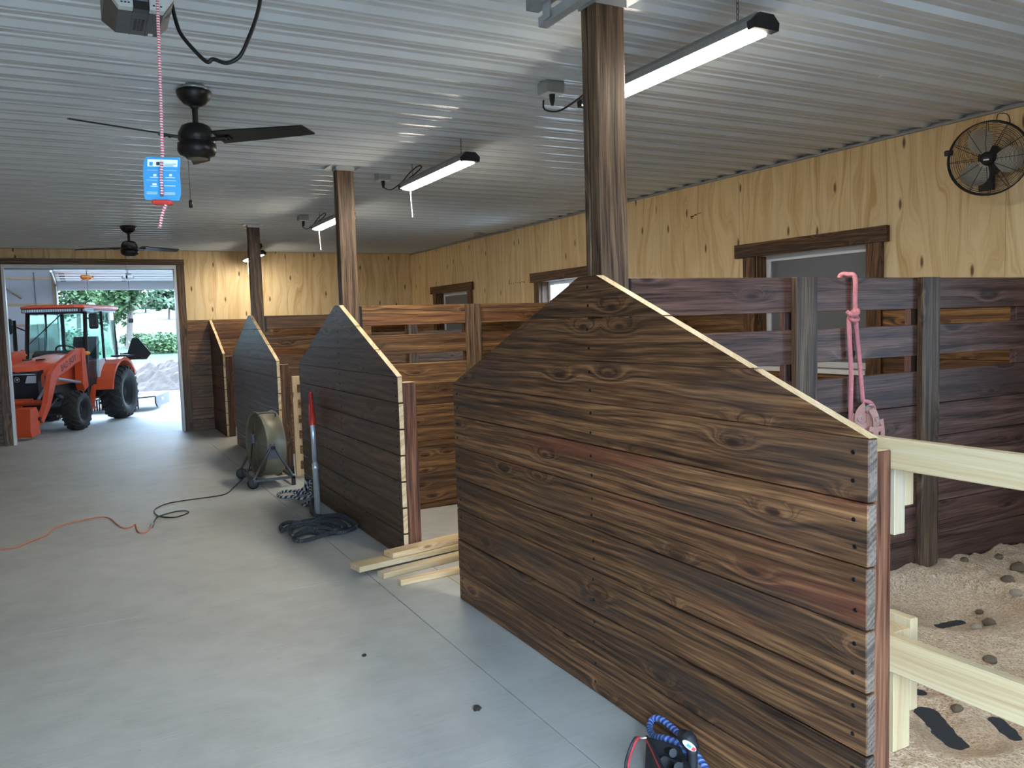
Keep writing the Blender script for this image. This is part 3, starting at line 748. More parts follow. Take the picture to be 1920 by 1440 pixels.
# ------------------------------------------------------------------ ceiling fans
def cfan(x, y, a0, lab, painted_glow):
    e = empty('ceiling_fan', (x, y, ZC), lab, 'ceiling fan', 'black ceiling fans in the aisle')
    T0 = Matrix.Translation((x, y, ZC))
    q = MB(); q.m = T0; q.lathe([(0.03, 0.012), (0.07, 0.012), (0.075, -0.012), (0.05, -0.015)], 16); q.build('mount_plate', 'galv', e)
    q = MB(); q.m = T0; q.lathe([(0.0, -0.018), (0.092, -0.018), (0.094, -0.03), (0.085, -0.055), (0.06, -0.085), (0.03, -0.1), (0, -0.1)], 28); q.build('canopy', 'black', e)
    q = MB(); q.m = T0; q.lathe([(0.016, -0.09), (0.016, -0.2)], 12); q.lathe([(0.02, -0.095), (0.03, -0.1), (0.02, -0.112)], 12); q.build('downrod', 'black', e)
    q = MB(); q.m = T0; q.lathe([(0, -0.195), (0.05, -0.197), (0.075, -0.21), (0.096, -0.25), (0.098, -0.285), (0.09, -0.29), (0.09, -0.30), (0.102, -0.305), (0.104, -0.345), (0.092, -0.365), (0.065, -0.375), (0.06, -0.385), (0.0, -0.386)], 32); q.build('motor_housing', 'black', e)
    q = MB(); q.m = T0; q.lathe([(0, -0.3875), (0.055, -0.387), (0.055, -0.38)], 24); q.build('bottom_cap', 'galvdark' if painted_glow else 'drumgrille', e)  # far fan's paler cap colour stands for the glow under its hub
    for k in range(3):
        a = a0 + k * 2 * PI / 3
        R = T0 @ Matrix.Rotation(a, 4, 'Z') @ Matrix.Translation((0, 0, -0.277)) @ Matrix.Rotation(math.radians(-13), 4, 'X')
        q = MB(); q.m = R
        q.prism([(0.13, -0.072), (0.20, -0.074), (0.655, -0.055), (0.685, 0.045), (0.655, 0.05), (0.13, 0.072)], 'z', -0.004, 0.004)
        bl_ = q.build('blade', 'black', e)
        q = MB(); q.m = R; q.box(0.085, 0.21, -0.02, 0.02, -0.012, -0.005)
        for (u, w) in ((0.16, 0.012), (0.19, -0.012), (0.19, 0.012)): q.box(u - 0.006, u + 0.006, w - 0.006, w + 0.006, -0.016, -0.011)
        q.build('blade_arm', 'black', bl_)
    q = MB(); q.tube([(x - 0.055, y - 0.04, ZC - 0.36), (x - 0.055, y - 0.04, ZC - 0.62)], 0.0018, 5); pc = q.build('pull_chain', 'greymetal', e)
    q = MB(); q.m = Matrix.Translation((x - 0.055, y - 0.04, ZC - 0.65)); q.lathe([(0, 0.03), (0.006, 0.03), (0.010, 0.02), (0.010, -0.012), (0, -0.015)], 10); q.build('chain_knob', 'black', pc)
    return e
cfan(0.637, 4.892, math.radians(81), 'black three-blade ceiling fan nearest the camera, behind the red cord', False)
cfan(0.603, 11.263, math.radians(-92), 'smaller-looking far black ceiling fan above the big doorway', True)

# ------------------------------------------------------------------ door opener, its cord and card, overhead track
ox, oy, oz = 0.25, 3.24, 2.745
e = empty('door_opener', (ox, oy, oz), 'charcoal garage door opener with white lens hanging at the top edge', 'door opener')
def loft(q, rings, mi=0):
    n = len(rings[0][0]); vv = []
    for poly, z in rings: vv += [(a, c, z) for a, c in poly]
    fs = [list(range(n))[::-1], [(len(rings) - 1) * n + i for i in range(n)]]
    for k in range(len(rings) - 1):
        for i in range(n): j = (i + 1) % n; fs.append([k * n + i, k * n + j, (k + 1) * n + j, (k + 1) * n + i])
    q.add(vv, fs, mi)
OT = Matrix.Translation((ox, oy, oz))
R0 = [(-0.071, -0.115), (0.071, -0.115), (0.071, 0.115), (-0.071, 0.115)]
R1 = [(-0.108, -0.115), (0.108, -0.115), (0.112, 0.175), (-0.112, 0.175)]
q = MB(); q.m = OT; loft(q, [(R0, 0.0), (R1, 0.055), (R1, 0.16)]); hs_ = q.build('housing', 'opener', e)
for s_ in (-1, 1):
    q = MB(); q.m = OT; q.box(s_ * 0.026 - 0.0015, s_ * 0.026 + 0.0015, -0.116, 0.116, -0.0015, 0.001); q.build('seam_line', 'black', e)
    q = MB(); q.m = OT
    pl_ = [(s_ * 0.026, 0.002), (s_ * 0.07, 0.002), (s_ * 0.107, 0.056), (s_ * 0.107, 0.16), (s_ * 0.026, 0.16)]
    q.prism(pl_, 'y', -0.155, -0.1155); q.build('light_lens', 'openerlens', e)
    q = MB(); q.m = OT
    for i in range(3): q.box(s_ * 0.05 - 0.014 + 0.011 * i, s_ * 0.05 - 0.007 + 0.011 * i, -0.1565, -0.1545, 0.014, 0.018)
    q.build('lens_slots', 'black', e)
    MB().box(ox + s_ * 0.10 - 0.008, ox + s_ * 0.10 + 0.008, oy + 0.05, oy + 0.07, oz + 0.16, ZC).build('hanger_strap', 'galv', e)
MB().box(ox - 0.025, ox + 0.025, oy - 0.150, oy - 0.1155, oz + 0.0, oz + 0.16).build('control_panel', 'black', e)
MB().box(ox - 0.022, ox + 0.022, oy - 0.1525, oy - 0.1502, oz + 0.028, oz + 0.07).build('control_window', 'pane', e)
MB().box(ox - 0.006, ox + 0.006, oy - 0.1545, oy - 0.1526, oz + 0.032, oz + 0.042).build('status_lamp', 'bluelamp', e)
MB().box(ox + 0.036, ox + 0.052, oy + 0.085, oy + 0.105, oz - 0.0015, oz + 0.001).build('sticker', 'cardwhite', e)
q = MB()
for i in range(3):
    for j in range(7): q.box(ox - 0.017 + i * 0.012, ox - 0.008 + i * 0.012, oy - 0.05 + j * 0.018, oy - 0.044 + j * 0.018, oz - 0.0015, oz + 0.001)
q.build('vent_slots', 'black', e)
MB().box(ox - 0.02, ox + 0.02, YN + 0.1, oy - 0.10, oz + 0.161, oz + 0.19).build('rail', 'galv', e)
dpt = 2.97
pw = [on(*p, d=dpt) for p in ((322, 8), (330, 40), (340, 65), (365, 95), (388, 116), (400, 111), (425, 118), (450, 105), (467, 70), (480, 35), (488, 0), (489, -30))]
q = MB(); q.tube(cr(pw, 6), 0.0075, 8); q.build('power_cord', 'black', e)

cd = 2.15
e = empty('release_cord', tuple(on(305, 335, d=cd)), 'red and white release cord with blue card and red handle', 'cord')
q = MB(); q.tube(cr([on(*p, d=cd) for p in ((292, -60), (295, 0), (299, 120), (303, 240), (304.5, 295))], 8), 0.0042, 8); q.build('cord', 'cordred', e)
q = MB(); q.tube(cr([on(*p, d=cd - 0.012) for p in ((303.5, 302), (302.5, 330), (304, 367))], 5), 0.0042, 8); q.build('cord_front', 'cordred', e)
q = MB(); q.tube(cr([on(*p, d=cd - 0.004) for p in ((311, 384), (305, 398), (302, 413), (299, 428))], 5), 0.0045, 8); q.build('cord_tail', 'cordred', e)
c0 = on(305, 335, d=cd); mm = Matrix.Translation(c0) @ Matrix(((_r.x, _u.x, -_F.x, 0), (_r.y, _u.y, -_F.y, 0), (_r.z, _u.z, -_F.z, 0), (0, 0, 0, 1))) @ Matrix.Rotation(math.radians(-1.5), 4, 'Z')
k_ = cd / FPX
q = MB(); q.m = mm; w_, h_ = 34.5 * k_, 40.5 * k_; cc = 0.006; nseg = 9
vv = []; prof_ = lambda t: 0.006 * math.sin(t * PI)   # slight curl
for i in range(nseg + 1):
    yy = -h_ + 2 * h_ * i / nseg; ww = w_ - (cc * 0.7 if i in (0, nseg) else 0)
    for s_ in (-1, 1): vv += [(s_ * ww + 0.002 * math.sin(i * 0.7), yy, prof_(i / nseg)), (s_ * ww + 0.002 * math.sin(i * 0.7), yy, prof_(i / nseg) - 0.0012)]
fs = []
for i in range(nseg):
    a, c = i * 4, i * 4 + 4; fs += [[a, a + 2, c + 2, c], [a + 1, c + 1, c + 3, a + 3], [a, c, c + 1, a + 1], [a + 2, a + 3, c + 3, c + 2]]
fs += [[0, 1, 3, 2], [nseg * 4, nseg * 4 + 2, nseg * 4 + 3, nseg * 4 + 1]]
q.add(vv, fs); card = q.build('card', 'card', e)
def pr_(name, mat, rects, lift=0.0035):
    q = MB(); q.m = mm
    for (a, b2, c, d) in rects:
        x0, x1 = (a - 305) * k_, (b2 - 305) * k_; y1, y0 = (335 - c) * k_, (335 - d) * k_; t = prof_(((y0 + y1) / 2 + h_) / (2 * h_))
        q.box(x0, x1, y0, y1, t + 0.0001, t + lift * 0.25)
    return q.build(name, mat, card)
pr_('banner', 'cardwhite', [(277, 333, 300, 317)])
pr_('icon', 'card', [(280.5, 287, 305, 312)], 0.006); pr_('icon', 'cardblack', [(293.5, 300, 304.5, 311)], 0.006)
pr_('print_line', 'card', [(309, 327, 304.5, 306), (309, 331, 307.8, 309), (309, 326, 311, 312.2)], 0.006)
pr_('print_line', 'cardwhite', [(283, 299, 333.5, 334.5), (312, 330, 333.3, 334.3), (284, 298, 350, 351), (310, 331, 348.6, 349.6), (289.5, 295, 328, 332), (319, 324, 327, 331.5), (288, 295.5, 345, 348.5), (277, 297, 320.3, 320.7), (307, 332, 320.3, 320.7), (277, 297, 339.3, 339.7), (309, 332, 339.3, 339.7)])
pr_('print_block', 'cardwhite', [(309, 330, 361, 361.6), (309, 330, 363, 363.6), (309, 330, 365, 365.6), (277, 297, 361, 361.6), (277, 297, 364, 364.6)])
q = MB(); q.m = mm; q.box(-17 * k_, 19 * k_, -49.5 * k_, -40.5 * k_, -0.012, 0.012, 0, 0.004); q.build('handle', 'red', e)

e = empty('door_track', (1.50, 2.5, 2.7), 'galvanised overhead door track hanging at the top beside the tallest post', 'track')
q = MB(); q.prism([(1.49, 2.682), (1.525, 2.682), (1.525, 2.694), (1.519, 2.694), (1.519, 2.688), (1.496, 2.688), (1.496, 2.715), (1.49, 2.715)], 'y', -0.4, 2.55); q.build('track_channel', 'galv', e)
q = MB(); q.prism([(1.47, 2.752), (1.52, 2.752), (1.52, 2.757), (1.475, 2.757), (1.475, 2.79), (1.47, 2.79)], 'y', -0.4, 2.60); q.build('angle_iron', 'galvdark', e)
q = MB(); q.box(1.484, 1.489, 2.46, 2.51, 2.69, 2.79); q.build('hanger_bracket', 'galv', e)
q = MB(); q.box(1.476, 1.481, 2.05, 2.09, 2.757, ZC); q.build('ceiling_strap', 'galv', e)
e = empty('overhead_door', (0.22, 0.8, 2.7), 'white sectional door rolled up overhead behind the camera', 'overhead door')
for k in range(4): MB().box(-0.95, 1.40, -0.45 + 0.56 * k, 0.10 + 0.56 * k, 2.66, 2.70, 0, 0.004).build('door_section', 'doorwhite', e)

# ------------------------------------------------------------------ wall fan
fc = on(1853, 297, x=5.26); dirc = (CAMP - fc).normalized(); dirc = (dirc + Vector((-0.12, 0.12, -0.10))).normalized()
zf = dirc; xf = Vector((0, 0, 1)).cross(zf).normalized(); yf_ = zf.cross(xf)
FM = Matrix.Translation(fc) @ Matrix((xf, yf_, zf)).transposed().to_4x4()
e = empty('wall_fan', tuple(fc), 'round wire-caged fan mounted high on the plywood wall', 'fan')
RF = 0.232
def guard(sg, dep, nr, nsp):
    q = MB(); q.m = FM
    def zz(r): return sg * (dep * (1 - (r / RF) ** 2.2) + 0.028)
    for i in range(nr):
        r = 0.05 + (RF - 0.05) * (i + 1) / nr
        q.tube([(r * math.cos(2 * PI * k / 40), r * math.sin(2 * PI * k / 40), zz(r)) for k in range(40)], 0.0011 if i < nr - 1 else 0.004, 4, closed=True)
    for k in range(nsp):
        a = 2 * PI * k / nsp; q.tube([(r * math.cos(a), r * math.sin(a), zz(r) - sg * 0.001) for r in [0.045 + (RF - 0.045) * j / 6 for j in range(7)]], 0.0018, 4)
    return q.build('wire_guard', 'matblack', e)
guard(1, 0.045, 26, 12); guard(-1, 0.06, 16, 12)
q = MB(); q.m = FM
for k in range(24):
    a = 2 * PI * k / 24; q.tube([(RF * math.cos(a), RF * math.sin(a), -0.028), (RF * math.cos(a), RF * math.sin(a), 0.028)], 0.0018, 4)
for zz_ in (-0.012, 0.0, 0.012): q.tube([(RF * math.cos(2 * PI * k / 40), RF * math.sin(2 * PI * k / 40), zz_) for k in range(40)], 0.0022, 4, closed=True)
q.build('rim_cage', 'matblack', e)
for k in range(3):
    q = MB(); a0 = math.radians(110 + 120 * k); vv = []; nr_, na_ = 7, 7
    for i in range(nr_):
        r = 0.045 + 0.155 * i / (nr_ - 1); wd_ = 0.28 + 0.46 * math.sin(PI * min(1, 0.25 + 0.75 * i / (nr_ - 1)))
        if i == nr_ - 1: wd_ *= 0.75
        for j in range(na_):
            t = j / (na_ - 1) - 0.5; a = a0 + t * 2 * wd_ * 0.95; vv.append((r * math.cos(a), r * math.sin(a), 0.028 * -t * 2 * (0.6 + i / nr_)))
    nf = nr_ * na_; vv2 = vv + [(p[0], p[1], p[2] - 0.002) for p in vv]; fs = []
    for i in range(nr_ - 1):
        for j in range(na_ - 1):
            a, b2, c, d = i * na_ + j, i * na_ + j + 1, (i + 1) * na_ + j + 1, (i + 1) * na_ + j; fs += [[a, b2, c, d], [nf + d, nf + c, nf + b2, nf + a]]
    q.m = FM; q.add(vv2, fs, 0, True); q.build('blade', 'blade', e)
q = MB(); q.m = FM; q.lathe([(0, 0.076), (0.028, 0.076), (0.03, 0.068), (0.03, 0.055), (0, 0.055)], 20); hb = q.build('hub_badge', 'matblack', e)
q = MB(); q.m = FM; q.box(-0.016, 0.016, -0.004, 0.004, 0.076, 0.0775); q.build('badge_print', 'white', hb)
q = MB(); q.m = FM; q.lathe([(0, 0.01), (0.045, 0.01), (0.05, -0.02), (0.07, -0.05), (0.07, -0.14), (0.05, -0.16), (0, -0.16)], 20); q.build('motor', 'matblack', e)
q = MB(); back = FM @ Vector((0, -0.02, -0.15)); q.tube([back, (back.x + 0.1, back.y + 0.02, back.z - 0.06), (XW - 0.03, fc.y + 0.2, fc.z - 0.08)], 0.016, 8); q.box(XW - 0.035, XW - 0.001, fc.y + 0.15, fc.y + 0.25, fc.z - 0.16, fc.z, 0, 0.004); q.build('wall_bracket', 'matblack', e)
q = MB(); q.m = FM; q.tube(cr([(0.05, RF - 0.004, -0.01), (0.06, RF + 0.035, -0.03), (0.11, RF + 0.02, -0.03), (0.125, RF - 0.038, -0.01)], 5), 0.003, 6); q.build('carry_handle', 'matblack', e)
q = MB(); q.m = FM; q.box(-RF - 0.02, -RF + 0.03, 0.05, 0.085, -0.02, 0.02, 0, 0.006); q.build('clip', 'matblack', e)

# ------------------------------------------------------------------ pink rope and halter on the near partition
py_ = POSTS[0] - 0.005 - 0.02
yr = py_ - 0.02
def rp(px, py, dy=0.0): return on(px, py, y=yr + dy)
e = empty('lead_rope', tuple(rp(1600, 800)), 'pink lead rope looped over the top of the nearest partition', 'rope')
t0 = rp(1603, 521); t0.z = 1.829
q = MB(); q.tube(cr([(t0.x - 0.035, py_ + 0.05, 1.78), (t0.x - 0.03, py_ + 0.045, 1.842), (t0.x - 0.012, py_ + 0.01, 1.845), (t0.x + 0.002, py_ - 0.018, 1.83), rp(1603, 560), rp(1603, 580), rp(1599, 588), rp(1593, 594), rp(1592, 610), rp(1594, 660), rp(1596, 700), rp(1595, 750), rp(1595, 800), rp(1594, 835)], 6), 0.0125, 8); q.build('rope_strand', 'pink', e)
q = MB(); q.tube(cr([rp(1604, 585, -0.012), rp(1606, 620), rp(1612, 680), rp(1617, 745, -0.006), rp(1620, 752, -0.012), rp(1630, 754, -0.018), rp(1637, 762, -0.02), rp(1639, 768, -0.02)], 6), 0.0115, 8); q.build('rope_strand', 'pink', e)
q = MB(); q.tube(cr([rp(1588, 584, -0.01), rp(1596, 590, -0.028), rp(1607, 588, -0.022), rp(1608, 582, -0.01), rp(1600, 583, 0.008), rp(1594, 594, -0.01), rp(1601, 601, -0.03), rp(1608, 599, -0.02), rp(1606, 594, 0.005)], 5), 0.0115, 8); q.build('knot', 'pink', e)
q = MB(); q.tube([rp(1632 + 9 * math.cos(t), 768 + 9 * math.sin(t), -0.022 + 0.008 * math.sin(t)) for t in [2 * PI * i / 14 for i in range(14)]], 0.004, 6, closed=True); q.build('snap_ring', 'brass', e)
e = empty('halter', tuple(rp(1626, 820)), 'folded pink webbing halter hanging from the pink lead rope', 'halter')
def strap(path, wpx, depth, name='strap', parent=e):
    P = [rp(px, py, dy) for px, py, dy in path]; P = cr(P, 5); q = MB(); w = wpx * 1.35 * 3.05 / FPX / 2; vv = []
    for i, p in enumerate(P):
        a = P[max(0, i - 1)]; b2 = P[min(len(P) - 1, i + 1)]; t = (b2 - a).normalized(); sd = t.cross(Vector((0, 1, 0))).normalized()
        for s1, s2 in ((-1, -1), (1, -1), (1, 1), (-1, 1)): vv.append(p + sd * (w * s1) + Vector((0, 0.0025 * s2, 0)))
    n_ = len(P); fs = [[0, 1, 2, 3], [4 * n_ - 1, 4 * n_ - 2, 4 * n_ - 3, 4 * n_ - 4]]
    for i in range(n_ - 1):
        for k in range(4): fs.append([i * 4 + k, i * 4 + (k + 1) % 4, i * 4 + 4 + (k + 1) % 4, i * 4 + 4 + k][::-1])
    q.add(vv, fs); return q.build(name, 'pinkweb', parent)
strap([(1622, 762, -0.02), (1612, 772, -0.03), (1608, 786, -0.036), (1612, 804, -0.03), (1616, 830, -0.022)], 17, 0)
strap([(1634, 766, -0.024), (1641, 780, -0.036), (1643, 796, -0.04), (1641, 815, -0.03), (1640, 850, -0.022), (1641, 900, -0.02), (1646, 990, -0.02)], 17, 0)
strap([(1628, 762, -0.012), (1629, 785, -0.016), (1627, 806, -0.014), (1628, 840, -0.012)], 14, 0)
strap([(1601, 797, -0.046), (1614, 800, -0.052), (1624, 797, -0.046)], 10, 0)
strap([(1630, 804, -0.05), (1642, 806, -0.056), (1654, 802, -0.046)], 10, 0)
strap([(1602, 814, -0.042), (1612, 817, -0.047), (1622, 822, -0.042)], 9, 0)
strap([(1652, 786, -0.02), (1655, 812, -0.022), (1652, 840, -0.018), (1650, 900, -0.016), (1647, 985, -0.016)], 11, 0)
strap([(1620, 770, -0.006), (1624, 790, -0.01), (1626, 812, -0.008), (1626, 836, -0.008)], 30, 0)
strap([(1603, 776, -0.02), (1600, 792, -0.022), (1606, 812, -0.02), (1606, 832, -0.018)], 10, 0)
q = MB()
for (cx, cy) in ((1612, 785), (1645, 786)):
    for k in range(1): q.tube([rp(cx + 4 * math.cos(t), cy + 4 * math.sin(t), -0.05) for t in [2 * PI * i / 12 for i in range(12)]], 0.0025, 5, closed=True)
q.build('buckle', 'brass', e)

# ------------------------------------------------------------------ drum fan
dc = Vector((1.70, 9.02, 0.42)); e = empty('drum_fan', (dc.x, dc.y, 0), 'dusty round drum fan on a wheeled tube stand in the aisle', 'fan')
rot = Matrix.Rotation(math.radians(93), 4, 'Z'); DM = Matrix.Translation(dc) @ Matrix.Rotation(math.radians(8), 4, 'Z') @ Matrix.Rotation(PI / 2, 4, 'Y')
RD, HD = 0.345, 0.10
q = MB(); q.m = DM; q.lathe([(RD - 0.006, -HD), (RD + 0.006, -HD - 0.004), (RD + 0.012, -HD + 0.006), (RD, -HD + 0.014), (RD - 0.004, -0.03), (RD, HD - 0.014), (RD + 0.012, HD - 0.006), (RD + 0.006, HD + 0.004), (RD - 0.006, HD), (RD - 0.012, 0.0)], 48, closed=True); q.build('drum_shell', 'drum', e)
for s_ in (-1, 1):
    q = MB(); q.m = DM
    for i in range(14):
        r = 0.05 + (RD - 0.05) * i / 13; q.tube([(r * math.cos(2 * PI * k / 36), r * math.sin(2 * PI * k / 36), s_ * (HD + 0.012 * (1 - r / RD))) for k in range(36)], 0.0028, 4, closed=True)
    for k in range(8):
        a = PI * k / 4; q.tube([(0.0, 0.0, s_ * (HD + 0.012)), (RD * math.cos(a), RD * math.sin(a), s_ * HD)], 0.0032, 5)
    q.build('grille', 'drumgrille', e)
q = MB(); q.m = DM; q.lathe([(0, -HD + 0.01), (RD - 0.012, -HD + 0.012), (RD - 0.012, -HD + 0.018), (0, -HD + 0.02)], 36); q.build('dust_screen', 'drum', e)
q = MB(); q.m = DM; q.lathe([(0, -0.09), (0.08, -0.09), (0.09, -0.06), (0.09, 0.06), (0, 0.07)], 20); q.build('motor', 'greymetal', e)
for k in range(4):
    q = MB(); q.m = DM @ Matrix.Rotation(k * PI / 2 + 0.4, 4, 'Z') @ Matrix.Rotation(math.radians(28), 4, 'X'); q.box(0.07, 0.31, -0.09, 0.09, -0.002, 0.002); q.build('blade', 'drumgrille', e)
q = MB(); q.tube(cr([(dc.x - 0.09, dc.y - 0.17, dc.z + 0.30), (dc.x - 0.085, dc.y - 0.19, dc.z + 0.345), (dc.x + 0.07, dc.y - 0.19, dc.z + 0.345), (dc.x + 0.085, dc.y - 0.17, dc.z + 0.30)], 5), 0.008, 6); q.build('handle', 'greymetal', e)
for s_ in (-1, 1):
    yb = dc.y + s_ * (RD + 0.03)
    q = MB()
    q.tube([(dc.x - 0.21, yb, 0.10), (dc.x - 0.03, yb, dc.z - 0.02), (dc.x, yb, dc.z + 0.03), (dc.x + 0.03, yb, dc.z - 0.02), (dc.x + 0.20, yb, 0.09)], 0.014, 8)
    q.prism([(dc.x - 0.05, dc.z - 0.12), (dc.x + 0.05, dc.z - 0.12), (dc.x + 0.028, dc.z + 0.04), (dc.x - 0.028, dc.z + 0.04)], 'y', yb - 0.004, yb + 0.004)
    q.build('side_leg', 'greymetal', e)
    q = MB(); q.m = Matrix.Translation((dc.x, yb + s_ * 0.015, dc.z)) @ Matrix.Rotation(PI / 2, 4, 'X'); q.lathe([(0, -0.02), (0.018, -0.02), (0.022, 0.02), (0, 0.02)], 8); q.build('pivot_knob', 'black', e)
    q = MB(); q.m = Matrix.Translation((dc.x - 0.21, yb - s_ * 0.03, 0.06)) @ Matrix.Rotation(PI / 2, 4, 'X'); q.lathe([(0, -0.018), (0.03, -0.018), (0.058, -0.016), (0.06, 0), (0.058, 0.016), (0.03, 0.018), (0, 0.018)], 20); q.build('wheel', 'matblack', e)
    MB().box(dc.x + 0.18, dc.x + 0.22, yb - 0.015, yb + 0.015, 0.0, 0.1, 0, 0.003).build('foot', 'matblack', e)
q = MB()
for xx in (dc.x - 0.20, dc.x + 0.20): q.box(xx - 0.012, xx + 0.012, dc.y - RD - 0.045, dc.y + RD + 0.045, 0.07, 0.105)
for s_ in (-1, 1): q.box(dc.x - 0.2, dc.x + 0.2, dc.y + s_ * (RD + 0.03) - 0.012, dc.y + s_ * (RD + 0.03) + 0.012, 0.075, 0.10)
q.build('base_frame', 'greymetal', e)
q = MB(); q.box(dc.x - HD - 0.05, dc.x - HD - 0.02, dc.y - 0.06, dc.y + 0.0, dc.z + 0.02, dc.z + 0.12, 0, 0.004); q.build('switch_box', 'greymetal', e)
fl_ = lambda px, py, z=0.008: on(px, py, z=z)
q = MB(); q.tube(cr([(dc.x - HD - 0.04, dc.y - 0.03, dc.z + 0.02), (dc.x - HD - 0.10, dc.y - 0.16, 0.22), fl_(462, 890, 0.05), fl_(440, 912), fl_(420, 927), fl_(370, 935), fl_(318, 943), fl_(293, 953), fl_(290, 961), fl_(300, 968), fl_(325, 970), fl_(345, 965), fl_(354, 960), fl_(345, 957.5), fl_(325, 960), fl_(298, 968, 0.018), fl_(290, 976), fl_(286, 983)], 6), 0.006, 6); q.build('fan_cord', 'black', e)
e = empty('extension_cord', tuple(on(150, 990, z=0)), 'thin orange extension cord across the concrete floor on the left', 'cord')
q = MB(); q.tube(cr([fl_(283, 988, 0.012), fl_(276, 996), fl_(266, 999), fl_(258, 995), fl_(254, 983), fl_(246, 988), fl_(233, 990), fl_(220, 983), fl_(207, 972), fl_(190, 969.5), fl_(160, 974), fl_(125, 982), fl_(98, 993), fl_(88, 1003), fl_(60, 1014), fl_(30, 1026), fl_(0, 1030), fl_(-60, 1032), fl_(-140, 1060)], 6), 0.0055, 6); q.build('cord', 'orangecord', e)
p = fl_(285, 985, 0.014); d_ = (fl_(290, 976, 0.014) - p).normalized()
q = MB(); q.tube([p - d_ * 0.05, p - d_ * 0.04, p + d_ * 0.04, p + d_ * 0.06], [0.010, 0.016, 0.016, 0.009], 10); q.build('socket', 'galvdark', e)

# ------------------------------------------------------------------ pole with red head, ropes
pb = Vector((1.765, 7.117, 0.0)); pt = on(582, 735, x=1.885); ax = (pt - pb)
e = empty('long_handled_tool', tuple(pb), 'silver pole with red head leaning on the middle panel', 'tool')
P_ = lambda t: pb + ax * t
q = MB(); q.tube([P_(0.0), P_(0.36), P_(0.362)], [0.027, 0.027, 0.024], 14); q.build('lower_tube', 'alu', e)
q = MB(); q.tube([P_(0.355), P_(0.36), P_(0.40), P_(0.405)], [0.026, 0.030, 0.030, 0.026], 14); q.build('collar', 'alu', e)
q = MB(); q.tube([P_(0.40), P_(0.72)], 0.023, 14); q.build('upper_tube', 'alu', e)
q = MB(); q.tube([P_(0.71), P_(0.715), P_(0.78), P_(0.80), P_(0.88), P_(0.93), P_(0.985), P_(1.0)], [0.026, 0.032, 0.031, 0.026, 0.024, 0.019, 0.019, 0.012], 10)
q.box(P_(0.8).x - 0.03, P_(0.8).x - 0.015, P_(0.8).y - 0.012, P_(0.8).y + 0.012, P_(0.76).z, P_(0.9).z, 0, 0.003); q.build('head', 'red', e)
q = MB(); q.tube([P_(0.992) + Vector((0, -0.02, 0)), P_(0.992) + Vector((0, 0.02, 0))], 0.010, 8); q.build('hook', 'red', e)
def coil(path, z0, dz): return [on(px, py, z=z0 + dz * i) for i, (px, py) in enumerate(path)]
e = empty('coiled_rope', tuple(on(600, 990, z=0)), 'black braided rope coiled on the floor at the pole foot', 'rope')
path = [(600, 905), (588, 930), (586, 962), (600, 968), (640, 965), (662, 972), (669, 985), (655, 992), (620, 988), (580, 983), (545, 979), (528, 985), (530, 993), (560, 986), (600, 972), (630, 968), (655, 975), (664, 988), (640, 998), (600, 1000), (575, 997), (556, 1004), (545, 1001), (550, 990), (575, 982), (610, 979), (640, 985), (635, 996), (605, 1004), (575, 1013), (556, 1014), (552, 1006), (570, 996), (600, 990), (630, 994), (650, 990), (630, 976), (590, 975), (560, 980), (535, 992), (529, 996)]
zs = [0.25, 0.12, 0.04] + [0.017 + 0.014 * (i % 4) for i in range(len(path) - 3)]
pts = [on(px, py, z=z) for (px, py), z in zip(path, zs)]
pts[0] = Vector((1.90, 7.0, 0.20)); pts[0] = on(586, 935, z=0.10); pts[1] = on(585, 948, z=0.05)
pts = [Vector((min(p.x, XP - 0.03), p.y, p.z)) for p in pts]
q = MB(); q.tube(cr(pts, 6), 0.0165, 8); q.build('rope_strand', 'ropeblack', e)
e = empty('striped_rope', tuple(on(560, 930, z=0)), 'black and white striped rope bundle on the floor behind the pole', 'rope')
path = [(585, 905, .10), (577, 900, .14), (572, 912, .08), (560, 920, .03), (535, 921, .015), (521, 927, .015), (530, 932, .015), (555, 929, .03), (572, 920, .06), (583, 902, .16), (588, 912, .10), (580, 930, .04), (562, 935, .02), (550, 930, .03), (560, 922, .05), (578, 926, .05), (588, 935, .03), (575, 944, .015), (568, 947, .015), (580, 948, .015)]
q = MB(); q.tube(cr([Vector((min(p.x, XP - 0.02), p.y, p.z)) for p in [on(a, b2, z=c) for a, b2, c in path]], 7), 0.0135, 8); q.build('rope_strand', 'ropestripe', e)
q = MB(); q.tube(cr([on(548, 934, z=.02), on(560, 940, z=.02), on(580, 941, z=.02), on(584, 936, z=.02)], 4), 0.006, 6); q.build('snap_hook', 'galv', e)

# ------------------------------------------------------------------ lumber on the floor between the panels
def lumber(pa, pb_, w, h, z, mat, lab):
    a = Vector((pa[0], pa[1], z)); d = Vector((pb_[0] - pa[0], pb_[1] - pa[1], 0)); L = d.length; an = math.atan2(d.y, d.x)
    mw = Matrix.Translation(a) @ Matrix.Rotation(an, 4, 'Z')
    q = MB(); q.box(0, L, 0, w, 0, h, 0, 0.003); me = bpy.data.meshes.new('lumber_board'); me.from_pydata(q.v, [], q.f); me.materials.append(M[mat]); me.update()
    o = bpy.data.objects.new('lumber_board', me); link(o, None, mw); return tag(o, lab, 'board', 'raw boards lying in the stall opening')
lumber((1.655, 5.02), (2.75, 5.24), 0.089, 0.038, 0.0, 'pale', 'lower raw board lying under the pale wide one on the floor')
lumber((1.523, 5.12), (2.65, 5.31), 0.14, 0.038, 0.039, 'pale', 'pale wide board with its end sticking farthest into the aisle')
lumber((1.775, 5.17), (2.80, 5.40), 0.12, 0.038, 0.078, 'fresh', 'topmost raw board with bark edge on the stack in the opening')
lumber((1.70, 4.825), (2.75, 4.90), 0.05, 0.038, 0.0, 'fresh', 'narrow orange-tinted batten alone on the floor beside the stack')
